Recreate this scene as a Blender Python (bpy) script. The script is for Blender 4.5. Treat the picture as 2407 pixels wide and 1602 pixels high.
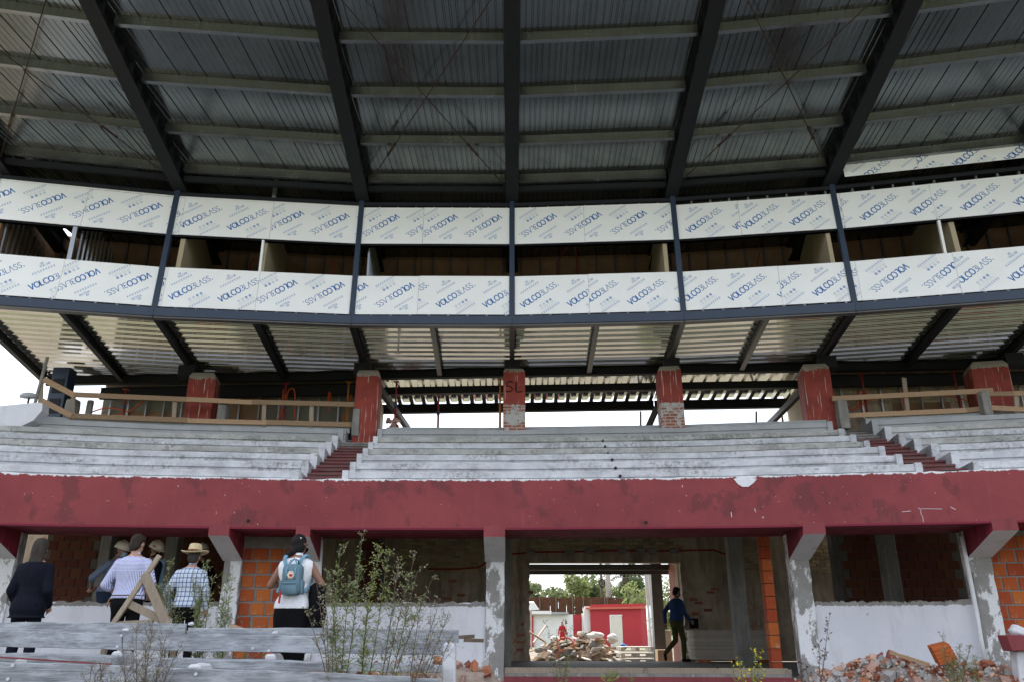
import bpy, bmesh, math, random
from mathutils import Vector, Matrix
R = math.radians
random.seed(7)
for o in list(bpy.data.objects): bpy.data.objects.remove(o)
scene = bpy.context.scene
COL = scene.collection

# ---------------------------------------------------------------- camera
F, CX, CY, ZC = 1880.0, 1203.5, 801.0, 0.70
PITCH = math.atan(680.0 / F)
cam = bpy.data.cameras.new('camera')
cam.sensor_width = 36.0
cam.lens = 36.0 * F / 2407.0
cam.clip_end = 3000.0
cam.clip_start = 0.05
camo = bpy.data.objects.new('camera', cam)
camo.location = (0, 0, ZC)
camo.rotation_euler = (math.pi / 2 + PITCH, 0, 0)
COL.objects.link(camo)
scene.camera = camo

# ---------------------------------------------------------------- sky, sun, exposure
SUN_EL, SUN_AZ = R(54), R(-25)          # sun stands behind the grandstand, a little to the left
w = bpy.data.worlds.new('World'); scene.world = w; w.use_nodes = True
nt = w.node_tree
for n in list(nt.nodes): nt.nodes.remove(n)
out = nt.nodes.new('ShaderNodeOutputWorld')
bg = nt.nodes.new('ShaderNodeBackground')
sky = nt.nodes.new('ShaderNodeTexSky'); sky.sky_type = 'NISHITA'; sky.sun_disc = False
sky.sun_elevation = SUN_EL; sky.sun_rotation = SUN_AZ
sky.air_density = 1.0; sky.dust_density = 3.0; sky.ozone_density = 1.0
tc = nt.nodes.new('ShaderNodeTexCoord')
cl = nt.nodes.new('ShaderNodeTexNoise'); cl.inputs['Scale'].default_value = 2.6; cl.inputs['Detail'].default_value = 7
mp = nt.nodes.new('ShaderNodeMapping'); mp.inputs['Scale'].default_value = (1, 1, 2.4)
cr = nt.nodes.new('ShaderNodeMapRange'); cr.inputs[1].default_value = .38; cr.inputs[2].default_value = .64
cr.inputs[3].default_value = .12; cr.inputs[4].default_value = 1.0
mx = nt.nodes.new('ShaderNodeMix'); mx.data_type = 'RGBA'
mx.inputs[7].default_value = (14.5, 15.2, 16.6, 1)      # bright thin cloud, in the sky texture's own units
nt.links.new(tc.outputs['Generated'], mp.inputs[0]); nt.links.new(mp.outputs[0], cl.inputs['Vector'])
nt.links.new(cl.outputs['Fac'], cr.inputs[0]); nt.links.new(cr.outputs[0], mx.inputs[0])
nt.links.new(sky.outputs[0], mx.inputs[6]); nt.links.new(mx.outputs[2], bg.inputs[0])
bg.inputs[1].default_value = 0.12
nt.links.new(bg.outputs[0], out.inputs[0])
sl = bpy.data.lights.new('sun', 'SUN'); sl.energy = 5.0; sl.angle = R(0.6); sl.color = (1, .95, .86)
so = bpy.data.objects.new('sun', sl); COL.objects.link(so)
so.location = (-10, 40, 40)
sd = Vector((math.sin(SUN_AZ) * math.cos(SUN_EL), math.cos(SUN_AZ) * math.cos(SUN_EL), math.sin(SUN_EL)))
so.rotation_euler = sd.to_track_quat('Z', 'Y').to_euler()
scene.view_settings.view_transform = 'Standard'
scene.view_settings.look = 'None'
scene.view_settings.gamma = 1.0
scene.view_settings.use_curve_mapping = False
scene.view_settings.exposure = 0.60
scene.render.engine = 'CYCLES'
scene.cycles.max_bounces = 6
scene.cycles.diffuse_bounces = 4
scene.cycles.glossy_bounces = 3

# ---------------------------------------------------------------- pixel -> place
CROPS = {'A': (0, 0, .5136), 'B': (1200, 0, .5123), 'C': (0, 420, .3438), 'D': (800, 440, .3438), 'E': (1600, 360, .3425),
         'F': (0, 700, .382), 'G': (800, 740, .382), 'H': (1600, 700, .3425), '1': (0, 1090, .3264), '2': (500, 1200, .2971),
         '3': (1130, 1220, .2547), '4': (1700, 1190, .3001), '5': (200, 1230, .17215), '6': (600, 1230, .1658),
         '7': (1500, 1360, .1339), '8': (1230, 1320, .1594), 'd': (0, 0, 1.0217), 's': (0, 0, 1.0)}
CP, SP = math.cos(PITCH), math.sin(PITCH)
def ray(k, x, y):
    o = CROPS[k]; u = o[0] + x * o[2]; v = o[1] + y * o[2]
    a = (u - CX) / F; b = (CY - v) / F
    return a, CP - b * SP, SP + b * CP
def atz(k, x, y, z):
    a, b, c = ray(k, x, y); t = (z - ZC) / c
    return Vector((a * t, b * t, z))
def aty(k, x, y, Y):
    a, b, c = ray(k, x, y); t = Y / b
    return Vector((a * t, Y, ZC + c * t))
# radial frames of the curved stand: node = foot of each fascia post
NODES = [(-10.95, 14.62), (-7.42, 15.36), (-3.41, 15.81), (0.0, 15.84), (3.61, 15.61), (7.0, 15.10), (10.9, 14.25), (14.6, 13.2)]
ANG = [x / 47.0 for x, y in NODES]
ROOFMODE = [False]          # the rafters run parallel
def Gp(i, r):
    x, y = NODES[i]; a = 0.0 if ROOFMODE[0] else ANG[i]
    return x + math.sin(a) * r, y + math.cos(a) * r
def G(s, r, z):
    i = max(0, min(6, int(math.floor(s)))); t = s - i
    x0, y0 = Gp(i, r); x1, y1 = Gp(i + 1, r)
    return Vector((x0 + (x1 - x0) * t, y0 + (y1 - y0) * t, z))
def onr(k, x, y, r):
    """pixel -> (s, z) on the curved wall at radial offset r"""
    a, b, c = ray(k, x, y)
    for i in range(7):
        x0, y0 = Gp(i, r); x1, y1 = Gp(i + 1, r)
        dx, dy = x1 - x0, y1 - y0
        # t*(a,b) = p0 + q*d
        det = a * (-dy) + dx * b
        t = (x0 * (-dy) + dx * y0) / det
        q = (a * y0 - b * x0) / det
        if (q >= 0 or i == 0) and (q <= 1 or i == 6):
            return i + q, ZC + c * t
def soff(i, m):
    """metres beside node i -> s"""
    if m >= 0: L = math.dist(NODES[min(i, 6)], NODES[min(i + 1, 7)])
    else: L = math.dist(NODES[i - 1], NODES[i])
    return i + m / L

# the rear of the stand is straight: radial distance from the fascia to the carrier beam line and the column line
def _hit(i, Y0, m):
    x, y = NODES[i]; a = ANG[i]      # y + cos*r = Y0 + m*(x + sin*r)
    return (Y0 + m * x - y) / (math.cos(a) - m * math.sin(a))
RB = [_hit(i, 19.42, -.060) for i in range(8)]
RC = [_hit(i, 18.02, -.046) for i in range(8)]
def _li(T, s):
    i = max(0, min(6, int(math.floor(s)))); return T[i] + (T[i + 1] - T[i]) * (s - i)
def rb(off=0.0): return lambda s: _li(RB, s) + off
def rc(off=0.0): return lambda s: _li(RC, s) + off
def online(k, x, y, Y0, m):
    a, b, c = ray(k, x, y); t = Y0 / (b - m * a)
    return Vector((a * t, b * t, ZC + c * t))

# ---------------------------------------------------------------- mesh helpers
class MB:
    def __init__(s): s.v = []; s.f = []; s.m = []
    def add(s, vs, fs, m=0):
        b = len(s.v); s.v += [Vector(p) for p in vs]
        for f in fs: s.f.append(tuple(b + i for i in f)); s.m.append(m)
    def hex(s, c, m=0):       # 8 corners: bottom 4 ccw, top 4 ccw
        s.add(c, [(0, 3, 2, 1), (4, 5, 6, 7), (0, 1, 5, 4), (1, 2, 6, 5), (2, 3, 7, 6), (3, 0, 4, 7)], m)
    def box(s, x0, x1, y0, y1, z0, z1, m=0):
        s.hex([(x0, y0, z0), (x1, y0, z0), (x1, y1, z0), (x0, y1, z0), (x0, y0, z1), (x1, y0, z1), (x1, y1, z1), (x0, y1, z1)], m)
    def gbox(s, s0, s1, r0, r1, z0, z1, m=0, z0b=None, z1b=None):
        """box in stand coordinates, split at the frames; z0b/z1b = heights at r1"""
        z0b = z0 if z0b is None else z0b; z1b = z1 if z1b is None else z1b
        ks = [s0] + [k for k in range(0, 8) if s0 < k < s1] + [s1]
        n = len(ks)
        vs = []
        fr = lambda r, q: r(q) if callable(r) else r
        for q in ks: vs += [G(q, fr(r0, q), z0), G(q, fr(r1, q), z0b), G(q, fr(r1, q), z1b), G(q, fr(r0, q), z1)]
        fs = [(0, 1, 2, 3), tuple(4 * (n - 1) + j for j in (3, 2, 1, 0))]
        for a in range(n - 1):
            for j in range(4):
                j2 = (j + 1) % 4
                fs.append((4 * a + j2, 4 * a + j, 4 * a + 4 + j, 4 * a + 4 + j2))
        s.add(vs, fs, m)
    def bar(s, p, q, wx, wy, up=(0, 0, 1), m=0, taper=1.0):
        p = Vector(p); q = Vector(q); d = (q - p).normalized(); u = Vector(up)
        if abs(d.dot(u)) > .99: u = Vector((0, 1, 0))
        sx = d.cross(u).normalized(); sy = sx.cross(d).normalized()
        c = []
        for o, k in ((p, 1), (q, taper)):
            for a, b in ((-1, -1), (1, -1), (1, 1), (-1, 1)): c.append(o + sx * a * wx * k / 2 + sy * b * wy * k / 2)
        s.hex(c, m)
    def tube(s, pts, rad, n=6, m=0, cap=True):
        pts = [Vector(p) for p in pts]; rr = rad if isinstance(rad, (list, tuple)) else [rad] * len(pts)
        b = len(s.v); prev = None
        for i, p in enumerate(pts):
            d = (pts[min(i + 1, len(pts) - 1)] - pts[max(i - 1, 0)]).normalized()
            u = Vector((0, 0, 1)) if abs(d.z) < .95 else Vector((1, 0, 0))
            if prev is not None: u = prev
            sx = d.cross(u)
            if sx.length < 1e-6: sx = d.orthogonal()
            sx.normalize(); sy = sx.cross(d).normalized(); prev = sy
            for k in range(n):
                a = 2 * math.pi * k / n
                s.v.append(p + (sx * math.cos(a) + sy * math.sin(a)) * rr[i])
        for i in range(len(pts) - 1):
            for k in range(n):
                k2 = (k + 1) % n
                s.f.append((b + i * n + k, b + i * n + k2, b + (i + 1) * n + k2, b + (i + 1) * n + k)); s.m.append(m)
        if cap:
            s.f.append(tuple(b + k for k in reversed(range(n)))); s.m.append(m)
            e = b + (len(pts) - 1) * n
            s.f.append(tuple(e + k for k in range(n))); s.m.append(m)
    def prism(s, poly, off, m=0):
        """planar polygon extruded by vector off"""
        n = len(poly); off = Vector(off); vs = [Vector(p) for p in poly] + [Vector(p) + off for p in poly]
        fs = [tuple(reversed(range(n))), tuple(range(n, 2 * n))] + [(k, (k + 1) % n, n + (k + 1) % n, n + k) for k in range(n)]
        s.add(vs, fs, m)
    def loft(s, rings, m=0, cap=True):
        n = len(rings[0]); b = len(s.v)
        for r_ in rings: s.v += [Vector(p) for p in r_]
        for i in range(len(rings) - 1):
            for k in range(n):
                k2 = (k + 1) % n
                s.f.append((b + i * n + k, b + i * n + k2, b + (i + 1) * n + k2, b + (i + 1) * n + k)); s.m.append(m)
        if cap:
            s.f.append(tuple(b + k for k in reversed(range(n)))); s.m.append(m)
            e = b + (len(rings) - 1) * n
            s.f.append(tuple(e + k for k in range(n))); s.m.append(m)
    def mesh(s, name, org=(0, 0, 0)):
        me = bpy.data.meshes.new(name); o = Vector(org)
        me.from_pydata([p - o for p in s.v], [], s.f)
        me.polygons.foreach_set('material_index', s.m)
        me.update()
        return me
    def build(s, name, mats, parent=None, smooth=False, bevel=0, org=None, fix=True):
        base = Vector(parent['_w']) if parent is not None and '_w' in parent else Vector((0, 0, 0))
        if org is None:
            if parent is None:
                xs = [p.x for p in s.v]; ys = [p.y for p in s.v]; zs = [p.z for p in s.v]
                org = ((min(xs) + max(xs)) / 2, (min(ys) + max(ys)) / 2, min(zs))
            else: org = base
        org = Vector(org)
        me = s.mesh(name, org)
        if fix:
            bm = bmesh.new(); bm.from_mesh(me)
            bmesh.ops.recalc_face_normals(bm, faces=bm.faces); bm.to_mesh(me); bm.free()
        if smooth:
            for p in me.polygons: p.use_smooth = True
        for m_ in (mats if isinstance(mats, (list, tuple)) else [mats]): me.materials.append(M[m_] if isinstance(m_, str) else m_)
        o = bpy.data.objects.new(name, me); COL.objects.link(o)
        if parent is not None: o.parent = parent
        o.location = org - base
        o['_w'] = tuple(org)
        if bevel:
            b = o.modifiers.new('bevel', 'BEVEL'); b.width = bevel; b.segments = 1; b.limit_method = 'ANGLE'; b.angle_limit = R(40)
        return o
def tag(o, label=None, cat=None, group=None, kind=None):
    if label: o['label'] = label
    if cat: o['category'] = cat
    if group: o['group'] = group
    if kind: o['kind'] = kind
    return o
def thing(name, loc, label, cat, group=None):
    e = bpy.data.objects.new(name, None); COL.objects.link(e); e.location = loc; e['_w'] = tuple(loc)
    e.empty_display_size = .3
    return tag(e, label, cat, group)
def inst(name, me, parent, loc, rot=(0, 0, 0), sc=(1, 1, 1)):
    """another object sharing mesh data; loc in world axes"""
    o = bpy.data.objects.new(name, me); COL.objects.link(o)
    base = Vector((0, 0, 0))
    if parent is not None: o.parent = parent; base = Vector(parent['_w'])
    o.location = Vector(loc) - base; o.rotation_euler = rot; o.scale = sc
    return o
def lerp(a, b, t): return a + (b - a) * t
U = random.uniform

# ---------------------------------------------------------------- materials
M = {}
class NM:
    def __init__(s, name, rough=.8, metal=0.0, spec=.3):
        m = bpy.data.materials.new(name); m.use_nodes = True; s.m = m; s.t = m.node_tree
        s.b = s.t.nodes['Principled BSDF']; M[name] = m
        s.b.inputs['Roughness'].default_value = rough; s.b.inputs['Metallic'].default_value = metal
        s.b.inputs['Specular IOR Level'].default_value = spec
        s.tc = s.t.nodes.new('ShaderNodeTexCoord'); s.co = s.tc.outputs['Object']
        s.col = None
    def n(s, t, **kw):
        x = s.t.nodes.new(t)
        for k, v in kw.items(): setattr(x, k, v)
        return x
    def L(s, a, b): s.t.links.new(a, b)
    def mapping(s, sc=(1, 1, 1), rot=(0, 0, 0), loc=(0, 0, 0), co=None):
        x = s.n('ShaderNodeMapping'); x.inputs['Scale'].default_value = sc; x.inputs['Rotation'].default_value = rot; x.inputs['Location'].default_value = loc
        s.L(co or s.co, x.inputs[0]); return x.outputs[0]
    def noise(s, scale, detail=5, rough=.6, co=None, dist=0):
        x = s.n('ShaderNodeTexNoise'); x.inputs['Scale'].default_value = scale; x.inputs['Detail'].default_value = detail
        x.inputs['Roughness'].default_value = rough; x.inputs['Distortion'].default_value = dist
        s.L(co or s.co, x.inputs['Vector']); return x.outputs['Fac']
    def ramp(s, fac, a, b, lo=0, hi=1):
        x = s.n('ShaderNodeMapRange'); x.inputs[1].default_value = a; x.inputs[2].default_value = b
        x.inputs[3].default_value = lo; x.inputs[4].default_value = hi; s.L(fac, x.inputs[0]); return x.outputs[0]
    def math(s, op, a, b=None):
        x = s.n('ShaderNodeMath', operation=op)
        for i, q in enumerate((a, b)):
            if q is None: continue
            if isinstance(q, (int, float)): x.inputs[i].default_value = q
            else: s.L(q, x.inputs[i])
        return x.outputs[0]
    def sep(s, co=None):
        x = s.n('ShaderNodeSeparateXYZ'); s.L(co or s.co, x.inputs[0]); return x.outputs
    def mix(s, fac, a, b):
        x = s.n('ShaderNodeMix', data_type='RGBA')
        for i, q in ((0, fac), (6, a), (7, b)):
            if isinstance(q, (int, float)): x.inputs[i].default_value = q
            elif isinstance(q, tuple): x.inputs[i].default_value = (*q, 1) if len(q) == 3 else q
            else: s.L(q, x.inputs[i])
        return x.outputs[2]
    def color(s, c):
        if isinstance(c, tuple): s.b.inputs['Base Color'].default_value = (*c, 1)
        else: s.L(c, s.b.inputs['Base Color'])
        return s
    def rough(s, r): s.L(r, s.b.inputs['Roughness']); return s
    def bump(s, h, strength=.3, dist=.01):
        x = s.n('ShaderNodeBump'); x.inputs['Strength'].default_value = strength; x.inputs['Distance'].default_value = dist
        s.L(h, x.inputs['Height']); s.L(x.outputs[0], s.b.inputs['Normal']); return s
    def geo_co(s):
        s.co = s.n('ShaderNodeNewGeometry').outputs['Position']; return s
    def info(s):
        return s.n('ShaderNodeObjectInfo').outputs['Random']

def simple(name, c1, c2, scale=6, rough=.8, metal=0.0, bump=.2, spec=.3, stretch=(1, 1, 1), vary=0, world=False):
    k = NM(name, rough, metal, spec)
    if world: k.geo_co()
    co = k.mapping(stretch)
    f = k.ramp(k.noise(scale, 6, .65, co), .3, .7)
    c = k.mix(f, c1, c2)
    if vary:
        r = k.info(); h = k.n('ShaderNodeHueSaturation'); k.L(c, h.inputs['Color'])
        k.L(k.ramp(r, 0, 1, 1 - vary, 1 + vary), h.inputs['Value']); c = h.outputs[0]
    k.color(c)
    if bump: k.bump(k.noise(scale * 4, 5, .6, co), bump, .01)
    return k

def paint(name, c, c2, under, peel=.60, scale=3, dirt=(.18, .17, .16), dirt_at=.62, rough=.75, dirt_amt=.7, stretch=(1, 1, 1), bump=.35, streak=None, mould=0):
    """old paint: two close tones, dirt streaks, and flaked spots that bare the ground below"""
    k = NM(name, rough).geo_co()
    co = k.mapping(stretch)
    c0 = k.mix(k.ramp(k.noise(scale, 5, .6, co), .35, .65), c, c2)
    st = k.mapping(streak or (stretch[0] * 3, stretch[1] * 3, .6))
    d = k.math('MULTIPLY', k.ramp(k.noise(1.4, 6, .7, st), dirt_at - .12, dirt_at + .12), dirt_amt)
    c1 = k.mix(d, c0, dirt)
    if mould:
        mo = k.math('MULTIPLY', k.ramp(k.noise(16, 8, .75, co), .44, .62), k.ramp(k.noise(.9, 5, .6, k.mapping((1, 1, 3))), .46, .62, 0, mould))
        c1 = k.mix(mo, c1, (.11, .112, .105))
    fine = k.noise(14, 8, .7, co); big = k.noise(1.7, 4, .6, co)
    pl = k.ramp(k.math('ADD', k.math('MULTIPLY', fine, .6), k.math('MULTIPLY', big, .5)), peel, peel + .025)
    k.color(k.mix(pl, c1, under))
    k.bump(k.math('ADD', k.math('MULTIPLY', pl, -.5), k.noise(30, 5, .6)), bump, .012)
    return k

RED = (.235, .050, .057); RED2 = (.19, .040, .046)
paint('red_paint', RED, RED2, (.62, .58, .55), peel=.735, scale=1.2, dirt=(.07, .02, .022), dirt_at=.62, dirt_amt=.55)
paint('red_dark_paint', (.27, .024, .048), (.19, .018, .034), (.36, .16, .12), peel=.66, scale=1.6, dirt=(.05, .006, .01), dirt_at=.52)
paint('white_paint', (.66, .67, .71), (.58, .59, .64), (.33, .32, .30), peel=.69, scale=1.0, dirt=(.36, .34, .31), dirt_at=.64, dirt_amt=.5, bump=.5)
paint('seat_paint', (.58, .59, .62), (.42, .43, .46), (.30, .29, .29), peel=.655, scale=2.6, dirt=(.20, .20, .195), dirt_at=.60, dirt_amt=.6, streak=(1.2, 1.2, 2.4), mould=.8)
paint('grey_concrete_new', (.36, .37, .38), (.29, .30, .31), (.22, .21, .20), peel=.70, scale=1.5, dirt=(.2, .2, .19), dirt_at=.66, dirt_amt=.5)
paint('raw_concrete', (.27, .26, .24), (.20, .19, .17), (.36, .34, .31), peel=.64, scale=2.5, dirt=(.10, .095, .09), dirt_at=.56, dirt_amt=.7)
paint('old_render', (.50, .41, .30), (.36, .29, .21), (.34, .14, .075), peel=.62, scale=2.0, dirt=(.09, .075, .06), dirt_at=.55, dirt_amt=.7)
paint('fibre_cement', (.22, .215, .17), (.16, .155, .12), (.2, .19, .16), peel=.72, scale=1.2, dirt=(.16, .15, .12), dirt_at=.6, dirt_amt=.5)
paint('seat_dirty', (.46, .46, .45), (.32, .32, .30), (.24, .235, .22), peel=.62, scale=3, dirt=(.17, .17, .15), dirt_at=.54, dirt_amt=.6, streak=(1.2, 1.2, 2.4), mould=.9)
paint('stair_paint', (.17, .048, .05), (.125, .036, .04), (.30, .20, .18), peel=.68, scale=2.5, dirt=(.12, .08, .07), dirt_at=.5)
# column: red paint that stops at a ragged edge below the bare top
def column_mat(name, top, low=None):
    k = NM(name, .7).geo_co()
    z = k.sep()[2]; nz = k.noise(5, 6, .7)
    c0 = k.mix(k.ramp(k.noise(3, 6, .65), .35, .65), (.30, .052, .036), (.205, .036, .028))
    st = k.mapping((16, 16, .5))
    c0 = k.mix(k.ramp(k.noise(2.0, 5, .6, st), .61, .65), c0, (.52, .46, .40))
    conc = k.mix(k.noise(7, 6, .7), (.20, .18, .15), (.36, .33, .28))
    e = k.math('ADD', z, k.math('MULTIPLY', nz, .34))
    c1 = k.mix(k.ramp(e, top + .16, top + .18), c0, conc)
    if low is not None:
        pl = k.mix(k.noise(5, 6, .7), (.30, .29, .27), (.48, .47, .45))
        br = k.n('ShaderNodeTexBrick'); br.inputs['Scale'].default_value = 1.0
        br.inputs['Brick Width'].default_value = .22; br.inputs['Row Height'].default_value = .075; br.inputs['Mortar Size'].default_value = .012
        br.inputs['Color1'].default_value = (.28, .08, .04, 1); br.inputs['Color2'].default_value = (.22, .07, .04, 1); br.inputs['Mortar'].default_value = (.33, .31, .28, 1)
        k.L(k.mapping((1, 1, 1), (R(90), 0, 0)), br.inputs['Vector'])
        pm = k.ramp(k.noise(3.2, 6, .75), .46, .50)
        lowc = k.mix(pm, pl, br.outputs[0])
        el = k.math('ADD', z, k.math('MULTIPLY', nz, .10))
        c1 = k.mix(k.ramp(el, low + .04, low + .055), lowc, c1)
    k.color(c1); k.bump(k.noise(18, 6, .7), .5, .02)
# steel
simple('dark_steel', (.016, .017, .021), (.012, .013, .016), 4, .6, 0, .05, .2, world=True)
simple('blue_steel', (.026, .042, .078), (.020, .034, .062), 4, .45, 0, .04, .4, world=True)
simple('grey_steel', (.11, .105, .10), (.08, .078, .075), 4, .45, .3, .04, .4, world=True)
def galv(name, c1, c2, r0, r1, sc=2.2, spangle=40, bumpd=.004, metal=.9, bumpn=.12):
    k = NM(name, .4, metal).geo_co()
    big = k.noise(sc, 4, .6); vo = k.n('ShaderNodeTexVoronoi'); vo.inputs['Scale'].default_value = spangle; k.L(k.co, vo.inputs['Vector'])
    sp = k.n('ShaderNodeSeparateColor'); k.L(vo.outputs['Color'], sp.inputs[0])
    f = k.math('ADD', k.math('MULTIPLY', big, .93), k.math('MULTIPLY', sp.outputs[0], .07))
    k.color(k.mix(k.ramp(f, .25, .75), c1, c2)); k.rough(k.ramp(f, .2, .8, r0, r1))
    k.bump(k.noise(9, 4, .5), bumpn, bumpd)
galv('roof_metal', (.120, .132, .130), (.215, .230, .226), .12, .23, sc=.6, spangle=16, bumpn=.0)
galv('purlin_metal', (.20, .21, .205), (.27, .28, .275), .18, .30)
galv('deck_metal', (.46, .45, .43), (.60, .58, .55), .06, .13, bumpn=.0)
galv('stud_metal', (.30, .32, .33), (.42, .44, .46), .3, .45)
simple('rusty_rod', (.055, .026, .016), (.03, .016, .011), 20, .8, .2, .2)
simple('board_white', (.86, .87, .88), (.80, .81, .81), 1.6, .65, 0, .06, world=True)
simple('board_edge', (.60, .58, .52), (.5, .48, .42), 8, .8, 0, 0)
NM('print_blue', .6).color((.018, .125, .40)); NM('print_grey', .6).color((.58, .63, .70))
NM('print_mid', .6).color((.26, .36, .57))
simple('gypsum_tan', (.42, .36, .25), (.36, .30, .20), 2, .8, 0, .05, world=True)
simple('plywood_brown', (.27, .16, .09), (.19, .11, .062), 2.5, .8, 0, .05, world=True)
simple('timber', (.38, .26, .16), (.25, .16, .095), 9, .8, 0, .25, stretch=(1, 9, 9), vary=.25)
simple('timber_v', (.34, .28, .215), (.22, .175, .13), 9, .8, 0, .25, stretch=(9, 9, 1), vary=.2)
def weathered():
    k = NM('weathered_plank', .85).geo_co()
    co = k.mapping((1.1, 30, 30))
    g = k.noise(2.2, 8, .72, co, .6)
    c = k.mix(k.ramp(g, .3, .7), (.11, .115, .125), (.34, .36, .395))
    wp = k.ramp(k.noise(2.6, 6, .7, k.mapping((1, 4, 4))), .45, .62, 0, .7)
    c = k.mix(wp, c, (.46, .48, .52))
    c = k.mix(k.ramp(k.noise(30, 4, .6, k.mapping((.25, 9, 9))), .64, .68), c, (.06, .06, .06))
    k.color(c); k.bump(g, .5, .008)
weathered()
simple('red_prop', (.36, .03, .025), (.24, .025, .02), 12, .5, .1, .05)
simple('orange_prop', (.50, .20, .04), (.34, .13, .03), 12, .6, .1, .05)
simple('prop_blue', (.05, .08, .16), (.04, .06, .12), 12, .6, 0, 0)
simple('orange_conduit', (.62, .10, .02), (.55, .08, .015), 8, .5, 0, 0)
simple('red_conduit', (.30, .012, .012), (.24, .01, .01), 8, .5, 0, 0)
simple('white_pipe', (.72, .73, .75), (.60, .61, .63), 5, .45, 0, 0)
def brickm(name, c1, c2, dust, vary=.28, sc=9):
    k = NM(name, .85)
    c = k.mix(k.ramp(k.noise(sc, 5, .65), .3, .7), c1, c2)
    c = k.mix(k.ramp(k.noise(sc * .6, 6, .7), .56, .66, 0, .75), c, dust)
    h = k.n('ShaderNodeHueSaturation'); k.L(c, h.inputs['Color']); k.L(k.ramp(k.info(), 0, 1, 1 - vary, 1 + vary), h.inputs['Value'])
    k.L(k.ramp(k.info(), 0, 1, .49, .512), h.inputs['Hue'])
    k.color(h.outputs[0]); k.bump(k.noise(40, 5, .6), .3, .006)
brickm('hollow_brick', (.42, .095, .025), (.34, .070, .02), (.42, .22, .13), .2)
brickm('shaded_inner_brick', (.115, .032, .014), (.085, .024, .011), (.10, .05, .032), .12)  # hollow brick darkened: the shade of the inner rooms is put into its colour
brickm('dark_hollow_brick', (.14, .10, .085), (.11, .08, .07), (.2, .17, .15), .1)
brickm('cream_brick', (.42, .33, .21), (.32, .24, .15), (.22, .16, .11), .3)
brickm('rubble_brick', (.31, .105, .058), (.25, .085, .05), (.42, .34, .30), .3, 7)
brickm('rubble_grey', (.36, .35, .34), (.27, .26, .25), (.44, .42, .40), .2, 7)
brickm('rubble_pink', (.42, .30, .26), (.40, .20, .13), (.48, .44, .41), .25, 7)
simple('mortar', (.27, .26, .24), (.19, .18, .17), 9, .9, 0, .5, world=True)
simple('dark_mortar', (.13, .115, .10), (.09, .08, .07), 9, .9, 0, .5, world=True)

# ================================================================ ground
def ground():
    b = MB()
    xs = [-900, -300, -120, -60] + [x * 2.0 for x in range(-20, 21)] + [60, 120, 300, 900]
    ys = [-900, -300, -100, -60, -40] + [y * 1.5 for y in range(-20, 30)] + [50, 60, 80, 120, 300, 1500]
    def h(x, y):
        z = -.16 + .03 * math.sin(x * 1.3 + y * .7) * math.cos(y * 1.1 - x * .4)
        if y > 22: z -= min(1, (y - 22) / 12) * .16
        if 14 < y < 23: z = -.2
        if x < 1.5: z += .24 * max(0, min(1, (y - 7.9) / .6)) * max(0, min(1, (12.8 - y) / 1.4)) * min(1, (1.5 - x) / 1.5)
        return z
    vs = [(x, y, h(x, y)) for y in ys for x in xs]; n = len(xs)
    fs = [(j * n + i, j * n + i + 1, (j + 1) * n + i + 1, (j + 1) * n + i) for j in range(len(ys) - 1) for i in range(n - 1)]
    b.add(vs, fs)
    k = NM('ground_mat', .95).geo_co()
    y = k.sep()[1]
    dirt = k.mix(k.ramp(k.noise(1.4, 8, .7), .35, .65), (.17, .14, .105), (.27, .24, .19))
    grass = k.mix(k.ramp(k.noise(2.5, 6, .7), .35, .65), (.145, .15, .085), (.215, .215, .135))
    e = k.math('ADD', y, k.math('MULTIPLY', k.noise(.6, 4), 4.0))
    f = k.ramp(e, 6.0, 9.5)
    c = k.mix(f, grass, dirt)
    f2 = k.ramp(e, 46, 50); c = k.mix(f2, c, grass)
    k.color(c); k.bump(k.noise(9, 8, .7), .8, .05)
    o = b.build('ground', 'ground_mat', smooth=True, org=(0, 0, 0)); tag(o, kind='structure')
ground()

# ================================================================ roof canopy
LEAN = .105
def rf(z): return LEAN * (z - 6.8)
ROOF_M = .24
def zroof(r): return 10.42 - ROOF_M * r           # underside of the sheets, rising towards the field
ROOFMODE[0] = True
roof = thing('roof_canopy', (0, 16, 0), 'dark steel and galvanised sheet canopy roof over the whole grandstand', 'roof')
RAF_D = .42
FL0 = [math.dist(NODES[i], NODES[i + 1]) for i in range(7)]
R_FRONT, R_BACK = -5.5, 5.2
def slope_gbox(b, s0, s1, r0, r1, top, bot, m=0):
    """prism following the roof slope; top / bot = distance below the sheets"""
    b.gbox(s0, s1, r0, r1, zroof(r0) - bot, zroof(r0) - top, m, zroof(r1) - bot, zroof(r1) - top)
for i in range(0, 8):
    b = MB(); h = .145
    e = [soff(i, -h) if i > 0 else -h / 3.6, soff(i, h) if i < 7 else 7 + h / 3.8]
    e2 = [soff(i, -.012) if i > 0 else -.012 / 3.6, soff(i, .012) if i < 7 else 7.003]
    slope_gbox(b, e[0], e[1], R_FRONT, R_BACK, RAF_D - .016, RAF_D)
    slope_gbox(b, e[0], e[1], R_FRONT, R_BACK, .03, .046)
    slope_gbox(b, e2[0], e2[1], R_FRONT, R_BACK, .047, RAF_D - .017)
    raf = b.build('rafter', 'dark_steel', roof)
    r = R_FRONT + .3
    while r < 0:
        if i > 0: st = MB(); slope_gbox(st, soff(i, -.13), soff(i, -.014), r, r + .012, .05, RAF_D - .02); st.build('stiffener', 'dark_steel', raf)
        if i < 7: st = MB(); slope_gbox(st, soff(i, .014), soff(i, .13), r, r + .012, .05, RAF_D - .02); st.build('stiffener', 'dark_steel', raf)
        r += .42
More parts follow.
